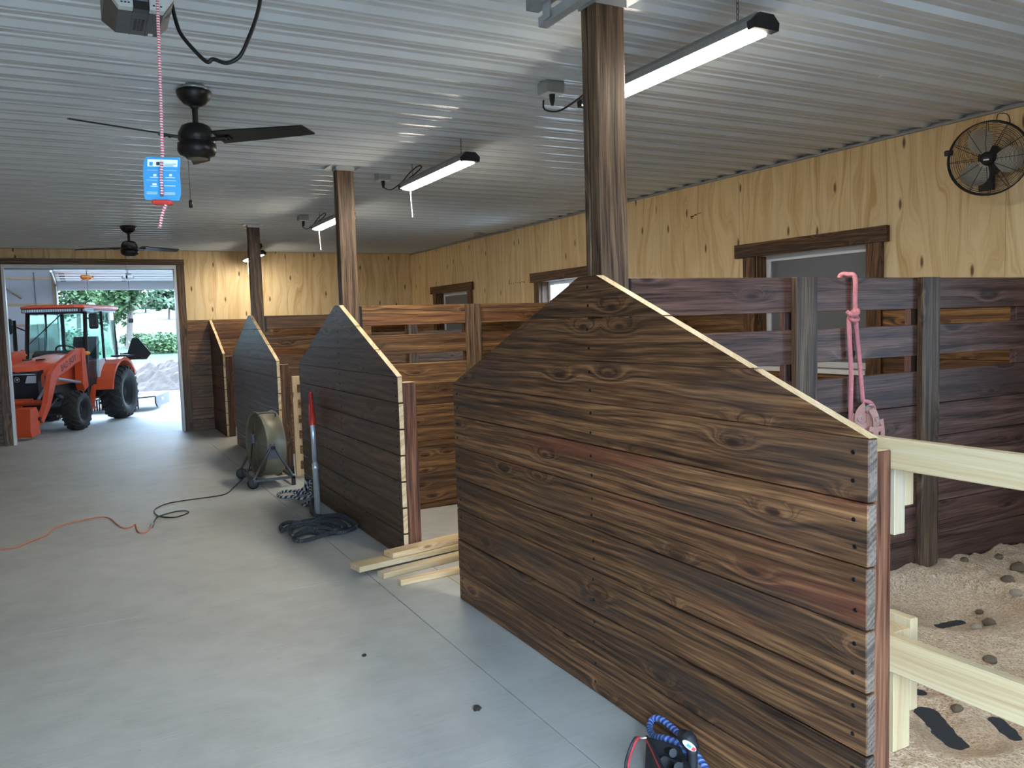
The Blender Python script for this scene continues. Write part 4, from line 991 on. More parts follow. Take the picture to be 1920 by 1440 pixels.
for k, (px, py, r, lab) in enumerate(((683, 1228, 0.010, 'tiny dark clod on the open concrete floor'), (895, 1329, 0.016, 'dark clod on the concrete near the floor joint'))):
    p = on(px, py, z=0.006); lump('clod', (p.x, p.y, r * 0.55), r, 'clod', lab, 'clod', None, seed=k + 40)

# slatted gate beside the far panel
e = empty('slatted_gate', (2.06, 9.1, 0), 'narrow raw slatted gate frame standing in the gap behind the drum fan', 'gate')
gx, gy = 2.02, 9.02
q = MB(); q.box(gx, gx + 0.09, gy, gy + 0.04, 0.02, 1.13, 0, 0.003); q.build('upright', 'fresh', e, (gx, gy, 0), 'z')
for i in range(6): plank(e, 'x', (gx + 0.05, gy - 0.022, 0.10 + 0.17 * i), 0.9, 0.02, 0.09, 'stain_warm', 'fresh', name='slat')
q = MB(); q.box(gx + 0.86, gx + 0.95, gy, gy + 0.04, 0.02, 1.13, 0, 0.003); q.build('upright', 'fresh', e, (gx + 0.9, gy, 0), 'z')

# ------------------------------------------------------------------ grooming bag, blue rope at the bottom edge
zb_ = lambda px, py, z: on(px, py, z=z)
e = empty('twisted_blue_rope', tuple(zb_(1260, 1400, 0)), 'thick blue twisted rope leaning on the nearest panel', 'rope')
xq = XP - 0.022
rb = [on(1330, 1450, x=xq - 0.03), on(1310, 1420, x=xq - 0.02), on(1290, 1392, x=xq - 0.01), on(1262, 1366, x=xq), on(1240, 1349, x=xq - 0.002), on(1226, 1347, x=xq - 0.01), on(1219, 1356, x=xq - 0.03), on(1219, 1370, x=xq - 0.06), on(1228, 1381, x=xq - 0.09), on(1245, 1384, x=xq - 0.10), on(1262, 1389, x=xq - 0.09), on(1277, 1398, x=xq - 0.08), on(1290, 1425, x=xq - 0.08), on(1298, 1460, x=xq - 0.07)]
q = MB(); q.tube(cr(rb, 7), 0.0125, 10); q.build('rope_strand', 'ropeblue', e)
e = empty('grooming_tote', tuple(zb_(1235, 1450, 0)), 'open black tote with red edging at the bottom edge', 'bag')
A = zb_(1197, 1384, 0.10); 
def tz(px, py, z): return on(px, py, z=z)
q = MB()
fpts = [tz(1212, 1382, .13), tz(1222, 1398, .13), tz(1232, 1420, .13), tz(1246, 1450, .13)]
bpts = [tz(1212, 1382, .13), tz(1245, 1392, .14), tz(1275, 1402, .14), tz(1300, 1450, .14)]
low = [Vector((p.x + 0.01, p.y, 0.0)) for p in fpts]; lowb = [Vector((p.x - 0.01, p.y, 0.0)) for p in bpts]
def sheetq(q, a, b2):
    n_ = len(a); q.add(list(a) + list(b2), [[i, i + 1, n_ + i + 1, n_ + i] for i in range(n_ - 1)], 0, True)
    q.add([p + Vector((0.004, 0.004, 0)) for p in list(a) + list(b2)], [[n_ + i, n_ + i + 1, i + 1, i] for i in range(n_ - 1)], 0, True)
sheetq(q, fpts, low); sheetq(q, bpts, lowb); q.add([low[0], low[-1], lowb[-1]], [[0, 1, 2]]); q.build('body', 'matblack', e)
q = MB(); q.tube(cr(fpts, 5), 0.007, 8); q.build('rim', 'matblack', e)
q = MB(); q.tube(cr([p + Vector((-0.008, -0.002, -0.002)) for p in fpts], 5), 0.0045, 6); q.build('red_edging', 'redtrim', e)
hp = [tz(1200, 1385, .135), tz(1196, 1384, .14), tz(1190, 1394, .13), tz(1183, 1412, .10), tz(1178, 1432, .06), tz(1178, 1455, .03)]
q = MB(); q.tube(cr(hp, 5), 0.006, 6); q.build('handle_strap', 'redtrim', e)
q = MB(); q.tube(cr([p + Vector((-0.008, 0.004, 0.0)) for p in hp], 5), 0.006, 6); q.build('handle_backing', 'matblack', e)
q = MB(); q.tube([tz(1198, 1383.5, .138), tz(1205, 1384, .138), tz(1211, 1383, .136)], 0.005, 6); q.build('clasp', 'brass', e)
for (a, c, r_) in (((1240, 1400, .10), (1262, 1412, .12), 0.016), ((1250, 1416, .09), (1275, 1404, .13), 0.010), ((1246, 1428, .08), (1272, 1440, .10), 0.020), ((1262, 1420, .08), (1280, 1436, .10), 0.012)):
    q = MB(); q.tube([tz(*a), tz(*c)], r_, 8); q.build('tool_inside', 'greymetal', e)
e = empty('black_handled_brush', tuple(tz(1300, 1440, 0)), 'black plastic tool handle with red and white label standing in the tote', 'tool')
def hd(px, py, dx=0.0): return on(px, py, x=xq - 0.10 + dx)
q = MB(); q.tube(cr([hd(1300, 1470), hd(1298, 1440), hd(1298, 1420), hd(1298, 1410), hd(1297, 1400), hd(1293, 1391), hd(1285, 1382), hd(1279, 1380)], 5), [0.021] * 5 + [0.0185] * 5 + [0.0185] * 5 + [0.021] * 5 + [0.026] * 5 + [0.030] * 5 + [0.024] * 5 + [0.012], 14); q.build('handle', 'matblack', e)
lp = hd(1293, 1399); cdir = (CAMP - lp).normalized(); sx = _r; lm = Matrix.Translation(lp + cdir * 0.041) @ Matrix(((_r.x, _u.x, -_F.x, 0), (_r.y, _u.y, -_F.y, 0), (_r.z, _u.z, -_F.z, 0), (0, 0, 0, 1))) @ Matrix.Rotation(math.radians(-36), 4, 'Z')
q = MB(); q.m = lm; q.lathe([(0, 0.002), (0.0105, 0.0015), (0.011, -0.006)], 20); q.v = [lm @ (Matrix.Diagonal((2.1, 0.75, 1)) @ (lm.inverted() @ p)) for p in q.v] if False else q.v
for i, p in enumerate(q.v):
    l = lm.inverted() @ p; q.v[i] = lm @ Vector((l.x * 2.6, l.y * 1.05, l.z))
lb = q.build('label', 'cardwhite', e)
q = MB(); q.m = lm; q.box(0.010, 0.023, -0.006, 0.006, 0.0005, 0.003); q.build('label_band', 'red', lb)
q = MB(); q.m = lm; q.box(-0.012, 0.005, -0.005, 0.005, 0.0015, 0.0028); q.build('label_print', 'card', lb)

# ------------------------------------------------------------------ bay behind the doorway: far wall, overhead door
wb = tag(empty('wall_far', (0, YF, 0)), kind='structure')
OX0, OX1, OZ = -0.375, 2.5, 2.62
for (x0, x1, z0, z1) in ((-3.5, OX0, 0, 3.4), (OX1, XW + 0.2, 0, 3.4), (OX0, OX1, OZ, 3.4)): MB().box(x0, x1, YF, YF + 0.05, z0, z1).build('wall_core', 'wrap', wb)
for z in (0.2, 0.75, 1.3, 1.87, 2.3, 2.85): plank(wb, 'x', (-3.4, YF - 0.04, z), 3.4 + OX0 - 0.1, 0.038, 0.05, 'fresh', name='girt')
plank(wb, 'z', (OX0 - 0.1, YF - 0.06, 0), 3.2, 0.06, 0.1, 'pale', name='door_stud')
for (a, c) in (((-1.75, 3.0), (-1.05, 2.45)), ((-1.75, 2.2), (-1.5, 2.9))):
    q = MB(); q.tube([(a[0], YF - 0.05, a[1]), (c[0], YF - 0.05, c[1])], 0.02, 6); q.build('brace', 'pale', wb)
q = MB(); q.tube([(-0.78, YF - 0.045, 0.0), (-0.80, YF - 0.045, 3.0)], 0.012, 6); q.build('wrap_seam', 'galvdark', wb)
wsl = tag(empty('wall_side', (-3.5, 17, 0)), kind='structure')
MB().box(-3.6, -3.5, YE + 0.1, YF + 0.1, 0, 3.4).build('wall_core', 'wrap', wsl); MB().box(XW + 0.02, XW + 0.1, YE + 0.16, YF + 0.1, 0, 3.4).build('wall_core', 'wrap', wsl)
MB().box(-3.6, XL - 0.2, YE + 0.06, YE + 0.16, 0, 3.4).build('wall_core', 'wrap', wsl)
o = MB().box(-3.6, XW + 0.2, YE + 0.1, YF + 0.1, 3.3, 3.4).build('ceiling', 'doorwhite', None); o['kind'] = 'structure'
e = empty('far_overhead_door', (1, YF - 1, 2.7), 'white sectional garage door pulled open under the far bay ceiling', 'overhead door')
for k in range(4):
    y1 = YF - 0.35 - 0.62 * k; MB().box(OX0, OX1, y1 - 0.61, y1, 2.80 + 0.01 * k, 2.85 + 0.01 * k, 0, 0.005).build('door_section', 'doorwhite', e)
    for xx in (OX0 + 0.12, 0.9, OX1 - 0.12): MB().box(xx - 0.05, xx + 0.05, y1 - 0.06, y1 + 0.05, 2.785 + 0.01 * k, 2.80 + 0.01 * k).build('hinge', 'greymetal', e)
    if k < 3: MB().box(OX0 + 0.45, OX0 + 0.6, y1 - 0.35, y1 - 0.3, 2.79 + 0.01 * k, 2.80 + 0.01 * k).build('section_sticker', 'red', e)
q = MB(); q.box(OX0, OX1, YF - 0.12, YF - 0.08, OZ + 0.0, OZ + 0.19, 0, 0.004); q.build('door_section', 'doorwhite', e)
for xx in (OX0 - 0.03, OX1 + 0.03):
    q = MB(); q.tube(cr([(xx, YF - 0.1, 0.05), (xx, YF - 0.1, 2.4), (xx, YF - 0.18, 2.68), (xx, YF - 0.45, 2.78), (xx, YF - 3.0, 2.82)], 4), 0.022, 6); q.build('track', 'galv', e)
for k, (px, nm, mt, lab) in enumerate(((163, 'amber_lamp', 'amber', 'small amber lamp hanging under the far garage door'), (240, 'white_lamp', 'white', 'small white lamp hanging under the far garage door'))):
    p = on(px, 521, y=16.9); e = empty(nm, tuple(p), lab, 'lamp')
    q = MB(); q.m = Matrix.Translation(p); q.lathe([(0.0, 0.04), (0.11, 0.035), (0.11, 0.0), (0.07, -0.035), (0, -0.04)], 8, smooth=False); q.build('shade', mt, e)
    q = MB(); q.tube([p, (p.x, p.y, 3.3)], 0.008, 6); q.build('stem', 'galvdark', e)
    q = MB(); q.tube([p + Vector((0, 0, -0.03)), p + Vector((0, 0, -0.3 if k == 0 else -0.72))], 0.003, 5); cd_ = q.build('cord', 'greymetal', e)
    if k: 
        q = MB(); z_ = p.z - 0.80; q.box(p.x - 0.045, p.x + 0.045, p.y - 0.045, p.y + 0.045, z_ - 0.04, z_ + 0.045, 0, 0.012); q.build('cord_weight', 'opener', cd_)
p = on(4, 524, y=16.0); o_ = MB(); o_.m = Matrix.Translation(p); o_.lathe([(0, 0.05), (0.03, 0.045), (0.045, 0.0), (0.03, -0.04), (0, -0.05)], 12)
MB_l = o_.build('wall_bulb', emit('warm_bulb', (1.0, 0.93, 0.8), 6.0), None); tag(MB_l, 'small glowing bulb at the left edge of the doorway', 'lamp')
q = MB(); q.tube([p + Vector((0, 0, 0.04)), (p.x, p.y, 3.3)], 0.006, 6); q.build('bulb_stem', 'greymetal', MB_l)

# ------------------------------------------------------------------ tractor
fw = Vector((-0.39, -0.921, 0)); TA = math.atan2(fw.y, fw.x)
tr = empty('tractor', (-0.08, 17.886, 0), 'orange compact tractor with glass cab and front loader in the doorway', 'tractor', rot=Matrix.Rotation(TA, 4, 'Z'))
CAB = {'front_pillar', 'middle_pillar', 'rear_pillar', 'door_glass', 'windshield', 'rear_glass', 'roof', 'roof_frame', 'light_bar', 'led_cell', 'roof_lamp', 'cab_floor', 'side_panel', 'turn_signal', 'signal_stalk', 'mirror_arm', 'mirror', 'plastic_cover', 'step'}
def T(name, mats, fn, parent=None, axis='x', **k):
    q = MB(); fn(q); par = parent or tr
    if name in CAB: q.v = [Vector((p.x, p.y * 0.84, p.z)) for p in q.v]
    return q.build(name, mats, par, None, axis, True, **k)
def wheel(x, y, R, w, rim, nl, lh, nm):
    rot_ = Matrix.Translation((x, y, R)) @ Matrix.Rotation(PI / 2, 4, 'X'); h = w / 2
    def tire(q):
        q.m = rot_; q.lathe([(rim, -h * 0.75), (rim * 1.08, -h * 0.9), (R * 0.82, -h), (R - lh * 1.6, -h * 0.88), (R - lh, -h * 0.55), (R - lh, h * 0.55), (R - lh * 1.6, h * 0.88), (R * 0.82, h), (rim * 1.08, h * 0.9), (rim, h * 0.75)], 40)
        for k in range(nl):
            for s_ in (-1, 1):
                a = 2 * PI * (k + (0.5 if s_ > 0 else 0)) / nl; q.m = rot_ @ Matrix.Rotation(a, 4, 'Z')
                da = 2 * PI / nl * 0.75; wd = 2 * PI / nl * 0.36; vv = []
                for (f, sk) in ((0.06, 0.0), (0.55, 0.55), (0.98, 1.0)):
                    rb_ = R - lh * (1.25 if f < 0.9 else 2.6); rt = R - (0 if f < 0.9 else lh * 0.9)
                    for (rr_, ww) in ((rb_, wd * 0.62), (rt, wd * 0.42)):
                        for sg in (-1, 1):
                            an = -sk * da + sg * ww; vv.append((rr_ * math.cos(an), rr_ * math.sin(an), s_ * h * f))
                fs = []
                for i in range(2):
                    o0, o1 = i * 4, i * 4 + 4
                    for a_, b_ in ((0, 1), (1, 3), (3, 2), (2, 0)): fs.append([o0 + a_, o0 + b_, o1 + b_, o1 + a_])
                fs += [[0, 1, 3, 2], [8, 10, 11, 9]]; q.add(vv, fs)
    t_ = T(nm, 'rubber', tire)
    def rimf(q):
        q.m = rot_; q.lathe([(rim * 1.02, -h * 0.72), (rim * 0.9, -h * 0.7), (rim * 0.82, -h * 0.25), (rim * 0.4, -h * 0.2), (rim * 0.35, -h * 0.5), (0, -h * 0.5)], 28)
        q.lathe([(rim * 1.02, h * 0.72), (rim * 0.9, h * 0.7), (rim * 0.82, h * 0.25), (rim * 0.4, h * 0.2), (rim * 0.35, h * 0.5), (0, h * 0.5)], 28)
    T('rim', 'matblack', rimf, t_)
for s_ in (1, -1):
    wheel(1.66, s_ * 0.64, 0.345, 0.27, 0.175, 17, 0.026, 'front_wheel')
    wheel(-0.2, s_ * 0.66, 0.52, 0.40, 0.27, 20, 0.036, 'rear_wheel')
T('chassis', 'matblack', lambda q: (q.box(-0.4, 1.95, -0.2, 0.2, 0.38, 0.78, 0, 0.03), q.box(1.55, 1.77, -0.5, 0.5, 0.3, 0.4, 0, 0.02), q.box(-0.35, -0.05, -0.58, 0.58, 0.42, 0.62, 0, 0.03), q.box(0.7, 1.5, -0.3, 0.3, 0.5, 0.9, 0, 0.03), q.box(0.3, 0.95, 0.2, 0.42, 0.42, 0.75, 0, 0.03)))
T('axle_stub', 'greymetal', lambda q: (q.box(1.60, 1.72, -0.55, 0.55, 0.27, 0.42, 0, 0.02), q.tube([(1.5, 0.25, 0.55), (1.95, 0.28, 0.42)], 0.025, 8), q.tube([(1.2, 0.3, 0.5), (1.6, 0.3, 0.62)], 0.03, 8)))
def hood(q):
    secs = []
    for (x, w, zt, zs_) in ((0.72, 0.36, 1.34, 1.16), (1.2, 0.37, 1.30, 1.12), (1.8, 0.36, 1.23, 1.05), (2.15, 0.34, 1.15, 1.0), (2.27, 0.31, 1.06, 0.96)):
        secs.append([(x, -w, 0.80), (x, -w, zs_), (x, -w * 0.86, zs_ + (zt - zs_) * 0.65), (x, -w * 0.5, zt - 0.012), (x, 0, zt), (x, w * 0.5, zt - 0.012), (x, w * 0.86, zs_ + (zt - zs_) * 0.65), (x, w, zs_), (x, w, 0.80)])
    n_ = 9; vv = [p for s in secs for p in s]; fs = [[i * n_ + k, i * n_ + k + 1, (i + 1) * n_ + k + 1, (i + 1) * n_ + k] for i in range(4) for k in range(8)]
    q.add(vv, fs, 0, False); q.add(secs[-1], [list(range(9))])
hd_ = T('hood', 'orange', hood)
T('hood_vent', 'black', lambda q: [q.box(1.55 + i * 0.0, 1.85, y0, y0 + 0.02, 1.235, 1.262) for i, y0 in ((0, 0.1), (0, -0.12))], hd_)
def grille(q): q.prism([(2.1, 0.55), (2.30, 0.55), (2.31, 1.0), (2.26, 1.07), (2.1, 1.09)], 'y', -0.33, 0.33)
gr = T('grille', 'black', grille)
T('grille_bar', 'lens', lambda q: q.box(2.29, 2.315, -0.29, 0.29, 1.02, 1.035), gr)
for s_ in (-1, 1): T('headlight', 'lens', lambda q: q.prism([(s_ * 0.13, 0.88), (s_ * 0.30, 0.88), (s_ * 0.31, 1.0), (s_ * 0.17, 1.0)], 'x', 2.28, 2.318), gr)
T('emblem', 'galv', lambda q: (setattr(q, 'm', Matrix.Translation((2.312, 0, 0.94)) @ Matrix.Rotation(PI / 2, 4, 'Y')), q.lathe([(0, 0.004), (0.02, 0.004), (0.02, 0)], 12), q.lathe([(0.036, 0.003), (0.044, 0.003), (0.044, 0)], 16)), gr)
T('side_screen', 'black', lambda q: (q.box(1.2, 2.1, 0.335, 0.35, 0.66, 0.98), q.box(1.2, 2.1, -0.35, -0.335, 0.66, 0.98)))
T('bumper', 'black', lambda q: (q.box(2.2, 2.36, -0.3, 0.3, 0.42, 0.60, 0, 0.02), q.box(1.9, 2.25, -0.22, 0.22, 0.36, 0.56, 0, 0.02)))
T('bumper_bar', 'orange', lambda q: q.box(2.34, 2.38, -0.26, 0.26, 0.585, 0.625, 0, 0.008))
# loader
for s_ in (1, -1):
    y0, y1 = (0.46, 0.54) if s_ > 0 else (-0.54, -0.46)
    T('loader_arm', 'orange', lambda q: q.prism([(1.02, 1.30), (1.12, 1.40), (1.25, 1.40), (2.05, 1.16), (2.28, 1.02), (2.50, 0.55), (2.72, 0.30), (2.66, 0.24), (2.40, 0.46), (2.14, 0.86), (1.98, 0.97), (1.30, 1.16), (1.08, 1.20)], 'y', y0, y1))
    T('loader_tower', 'orange', lambda q: q.prism([(0.93, 0.72), (1.10, 0.64), (1.16, 0.78), (1.13, 1.34), (1.07, 1.42), (0.98, 1.40), (0.97, 1.1)], 'y', y0 - s_ * 0.03, y1 - s_ * 0.03 + s_ * 0.05))
    T('lift_cylinder', 'galvdark', lambda q: q.tube([(1.12, (y0 + y1) / 2, 0.80), (2.0, (y0 + y1) / 2, 0.92)], 0.028, 10))
    T('hydraulic_ram', 'galv', lambda q: q.tube([(1.95, (y0 + y1) / 2 - s_ * 0.07, 1.02), (2.55, (y0 + y1) / 2 - s_ * 0.07, 0.62)], 0.022, 10))
T('cross_tube', 'orange', lambda q: q.tube([(2.42, -0.5, 0.56), (2.42, 0.5, 0.56)], 0.045, 12))
for s_ in (1, -1):
    T('quick_attach', 'orange', lambda q: q.prism([(2.70, 0.08), (2.98, 0.05), (3.02, 0.16), (2.98, 0.50), (2.78, 0.52), (2.70, 0.40)], 'y', s_ * 0.38 - 0.12, s_ * 0.38 + 0.12))
    T('attach_pin', 'matblack', lambda q: q.tube([(2.72, s_ * 0.51 - 0.02, 0.32), (2.72, s_ * 0.51 + 0.02, 0.32)], 0.03, 10))
T('attach_bar', 'orange', lambda q: q.box(2.80, 2.86, -0.3, 0.3, 0.07, 0.15))
T('attach_bar', 'orange', lambda q: q.box(2.80, 2.86, -0.3, 0.3, 0.46, 0.54))
# text on the loader arm
tc = bpy.data.curves.new('arm_lettering', 'FONT'); tc.body = 'BAD BOY'; tc.size = 0.15; tc.align_x = 'CENTER'; tc.extrude = 0.0; tc.shear = 0.2; tc.offset = 0.002
to = bpy.data.objects.new('arm_lettering', tc); COL.objects.link(to)
bpy.context.view_layer.update(); dg = bpy.context.evaluated_depsgraph_get(); tm = bpy.data.meshes.new_from_object(to.evaluated_get(dg)); bpy.data.objects.remove(to)
tm.materials.clear(); tm.materials.append(M['black'])
ang = math.atan2(1.16 - 1.40, 2.05 - 1.25)
ml = Matrix.Translation((1.62, 0.5415, 1.13)) @ Matrix(((-1, 0, 0, 0), (0, 0, 1, 0), (0, 1, 0, 0), (0, 0, 0, 1))) @ Matrix.Rotation(-ang, 4, 'Z')
lo_ = bpy.data.objects.new('arm_lettering', tm); link(lo_, tr, W[tr.name] @ ml)
# cab
BL = [(0.86, 0.60, 0.72), (0.86, -0.60, 0.72)]
def pill(pts, r=0.035): return lambda q: q.tube(pts, r, 8)
for s_ in (1, -1):
    T('front_pillar', 'black', pill([(0.86, s_ * 0.60, 0.45), (0.88, s_ * 0.62, 1.1), (0.74, s_ * 0.60, 2.12)], 0.045))
    T('middle_pillar', 'black', pill([(0.10, s_ * 0.64, 1.15), (0.06, s_ * 0.61, 2.1)], 0.03))
    T('rear_pillar', 'black', pill([(-0.62, s_ * 0.60, 1.05), (-0.55, s_ * 0.57, 2.1)], 0.045))
    T('door_glass', 'glass', lambda q: q.prism([(0.84, 0.85), (0.86, 1.12), (0.73, 2.08), (-0.53, 2.08), (-0.60, 1.12), (-0.2, 1.12), (0.35, 0.85)], 'y', s_ * 0.605, s_ * 0.611))
    T('fender', 'orange', lambda q: [q.prism([(-0.2 + 0.62 * math.cos(a), 0.52 + 0.62 * math.sin(a)), (-0.2 + 0.68 * math.cos(a), 0.52 + 0.68 * math.sin(a)), (-0.2 + 0.68 * math.cos(a2), 0.52 + 0.68 * math.sin(a2)), (-0.2 + 0.62 * math.cos(a2), 0.52 + 0.62 * math.sin(a2))], 'y', s_ * 0.46, s_ * 0.80) for a, a2 in [(math.radians(8 + 16 * i), math.radians(8 + 16 * (i + 1))) for i in range(9)]])
    T('fender_cover', 'matblack', lambda q: q.box(-0.95, -0.3, s_ * 0.66 - 0.16, s_ * 0.66 + 0.16, 1.20, 1.235, 0, 0.01))
    T('step', 'orange', lambda q: (q.prism([(0.78, 0.30), (0.62, 0.34), (0.50, 0.72), (0.60, 0.72)], 'y', s_ * 0.56, s_ * 0.62), q.box(0.60, 0.82, s_ * 0.60 - 0.08, s_ * 0.60 + 0.08, 0.28, 0.31)))
    T('turn_signal', 'amber', lambda q: (setattr(q, 'm', Matrix.Translation((0.94, s_ * 0.66, 1.32)) @ Matrix.Diagonal((0.5, 1.3, 0.7, 1))), q.lathe([(0, 0.06), (0.05, 0.045), (0.075, 0), (0.05, -0.045), (0, -0.06)], 14)))
    T('signal_stalk', 'black', lambda q: q.tube([(0.85, s_ * 0.61, 1.32), (0.92, s_ * 0.66, 1.32)], 0.02, 6))
    ya = s_ * 0.62
    mpos = (0.80, s_ * 1.02, 1.86) if s_ < 0 else (0.78, s_ * 0.78, 1.92)
    arm = [(0.80, ya, 1.75), (0.86, s_ * 0.85, 1.85), mpos] if s_ < 0 else [(0.78, ya, 1.98), mpos]
    T('mirror_arm', 'black', lambda q: (q.tube(arm, 0.014, 6), q.tube(cr([(0.90, s_ * 0.66, 1.24), (0.96, s_ * 0.80, 1.35), (0.92, s_ * 0.82, 1.85)], 5), 0.013, 6) if s_ < 0 else None))
    T('mirror', 'matblack', lambda q: q.box(mpos[0] - 0.05, mpos[0] + 0.02, mpos[1] - 0.10, mpos[1] + 0.10, mpos[2] - 0.16, mpos[2] + 0.13, 0, 0.03))
T('windshield', 'glass', lambda q: q.add([(0.86, -0.56, 1.16), (0.86, 0.56, 1.16), (0.745, 0.55, 2.08), (0.745, -0.55, 2.08), (0.866, -0.56, 1.16), (0.866, 0.56, 1.16), (0.751, 0.55, 2.08), (0.751, -0.55, 2.08)], [[0, 1, 2, 3], [7, 6, 5, 4]]))
T('rear_glass', 'glass', lambda q: q.box(-0.60, -0.594, -0.55, 0.55, 1.12, 2.08))
T('wiper', 'black', lambda q: q.tube([(0.775, 0.1, 2.05), (0.86, -0.45, 1.52)], 0.01, 6))
def roof(q):
    P0 = [(0.90, 0.66), (0.97, 0.5), (0.97, -0.5), (0.90, -0.66), (-0.70, -0.66), (-0.76, -0.5), (-0.76, 0.5), (-0.70, 0.66)]
    loft(q, [([(a * 0.96, c * 0.96) for a, c in P0], 2.13), (P0, 2.16), (P0, 2.185), ([(a * 0.9, c * 0.86) for a, c in P0], 2.22)])
T('roof', 'orange', roof)
T('roof_frame', 'black', lambda q: (q.box(-0.66, 0.86, -0.61, 0.61, 2.07, 2.13, 0, 0.01), q.tube([(0.75, -0.58, 2.08), (0.75, 0.58, 2.08)], 0.03, 6)))
lb_ = T('light_bar', 'black', lambda q: q.box(0.90, 0.98, -0.60, 0.60, 2.075, 2.145, 0, 0.006))
for i in range(24): T('led_cell', 'lens', lambda q: q.box(0.98, 0.988, -0.58 + i * 0.0485, -0.58 + i * 0.0485 + 0.04, 2.085, 2.135, 0, 0.004), lb_)
T('roof_lamp', 'lens', lambda q: q.box(0.5, 0.85, 0.60, 0.68, 2.085, 2.15, 0, 0.015))
T('cab_floor', 'matblack', lambda q: (q.box(-0.3, 0.84, -0.55, 0.55, 0.70, 0.78), q.box(-0.62, -0.15, -0.58, 0.58, 0.78, 1.12, 0, 0.02), q.box(0.55, 0.86, -0.3, 0.3, 0.78, 1.22, 0, 0.04)))
T('side_panel', 'matblack', lambda q: (q.box(0.35, 0.84, 0.56, 0.60, 0.70, 1.18, 0, 0.01), q.box(0.35, 0.84, -0.60, -0.56, 0.70, 1.18, 0, 0.01)))
st = T('seat', 'matblack', lambda q: q.box(-0.35, 0.12, -0.25, 0.25, 1.0, 1.12, 0, 0.04))
T('backrest', 'matblack', lambda q: q.prism([(-0.42, 1.08), (-0.32, 1.08), (-0.36, 1.52), (-0.40, 1.62), (-0.48, 1.62), (-0.50, 1.5)], 'y', -0.22, 0.22), st)
T('steering_wheel', 'black', lambda q: (setattr(q, 'm', Matrix.Translation((0.42, 0, 1.36)) @ Matrix.Rotation(math.radians(-35), 4, 'Y')), q.tube([(0.19 * math.cos(2 * PI * i / 24), 0.19 * math.sin(2 * PI * i / 24), 0) for i in range(24)], 0.016, 8, closed=True), q.tube([(-0.19, 0, 0), (0.19, 0, 0)], 0.012, 6), q.tube([(0, 0, 0), (0, 0, -0.28)], 0.025, 8)))
T('dashboard', 'black', lambda q: q.prism([(0.62, 1.18), (0.88, 1.18), (0.88, 1.30), (0.74, 1.38), (0.62, 1.34)], 'y', -0.42, 0.42))
T('exhaust', 'black', lambda q: q.tube([(0.95, -0.5, 0.9), (0.93, -0.66, 1.2), (0.93, -0.66, 1.95)], 0.03, 8))
T('warning_sign_back', 'matblack', lambda q: q.prism([(0.60, 1.12), (1.02, 1.12), (1.12, 1.24), (0.88, 1.56), (0.76, 1.56)], 'x', -0.78, -0.765))
T('sign_arm', 'black', lambda q: q.tube([(-0.6, 0.58, 1.25), (-0.77, 0.66, 1.25)], 0.018, 6))
T('plastic_cover', 'white', lambda q: q.prism([(0.15, 0.80), (0.36, 0.70), (0.42, 1.0), (0.38, 1.18), (0.1, 1.2)], 'y', 0.605, 0.66))
T('hitch_frame', 'greymetal', lambda q: (q.tube([(-0.4, 0.3, 0.55), (-1.05, 0.35, 0.35)], 0.03, 8), q.tube([(-0.4, -0.3, 0.55), (-1.05, -0.35, 0.35)], 0.03, 8), q.tube([(-0.4, 0.0, 0.95), (-1.05, 0.0, 0.75)], 0.025, 8)))
rc = empty('rotary_cutter', tuple(W[tr.name] @ Vector((-2.15, 0, 0))), 'flat grey rotary cutter deck on the ground behind the tractor', 'mower', rot=Matrix.Rotation(TA + math.radians(8), 4, 'Z'))
def Cc(name, mat, fn): q = MB(); fn(q); return q.build(name, mat, rc, None, 'x', True)
Cc('deck', 'cutter', lambda q: (q.prism([(-0.85, -0.76), (0.55, -0.76), (0.85, -0.5), (0.85, 0.5), (0.55, 0.76), (-0.85, 0.76)], 'z', 0.27, 0.30)))
for s_ in (1, -1): Cc('side_skirt', 'cutter', lambda q: q.prism([(-0.9, 0.03), (0.45, 0.05), (0.62, 0.14), (0.62, 0.29), (-0.9, 0.29)], 'y', s_ * 0.75, s_ * 0.78))
Cc('chain_guard', 'greymetal', lambda q: [q.box(0.86, 0.875, -0.5 + 0.05 * i, -0.47 + 0.05 * i, 0.05, 0.27) for i in range(20)])
Cc('rib', 'cutter', lambda q: (q.box(-0.7, 0.7, -0.05, 0.05, 0.30, 0.38), q.prism([(-0.3, 0.30), (0.8, 0.30), (0.8, 0.42)], 'y', 0.3, 0.33)))
Cc('gearbox', 'greymetal', lambda q: (q.box(-0.15, 0.18, -0.14, 0.14, 0.30, 0.55, 0, 0.03), q.tube([(0.1, 0, 0.45), (1.2, 0, 0.6)], 0.05, 10)))
Cc('mast', 'black', lambda q: (q.tube([(0.7, 0.32, 0.3), (0.85, 0.05, 0.85)], 0.03, 6), q.tube([(0.7, -0.32, 0.3), (0.85, -0.05, 0.85)], 0.03, 6), q.tube([(0.85, 0, 0.85), (-0.6, 0, 0.36)], 0.025, 6)))
Cc('side_plate', 'galv', lambda q: q.box(-0.15, 0.02, 0.781, 0.786, 0.16, 0.22))

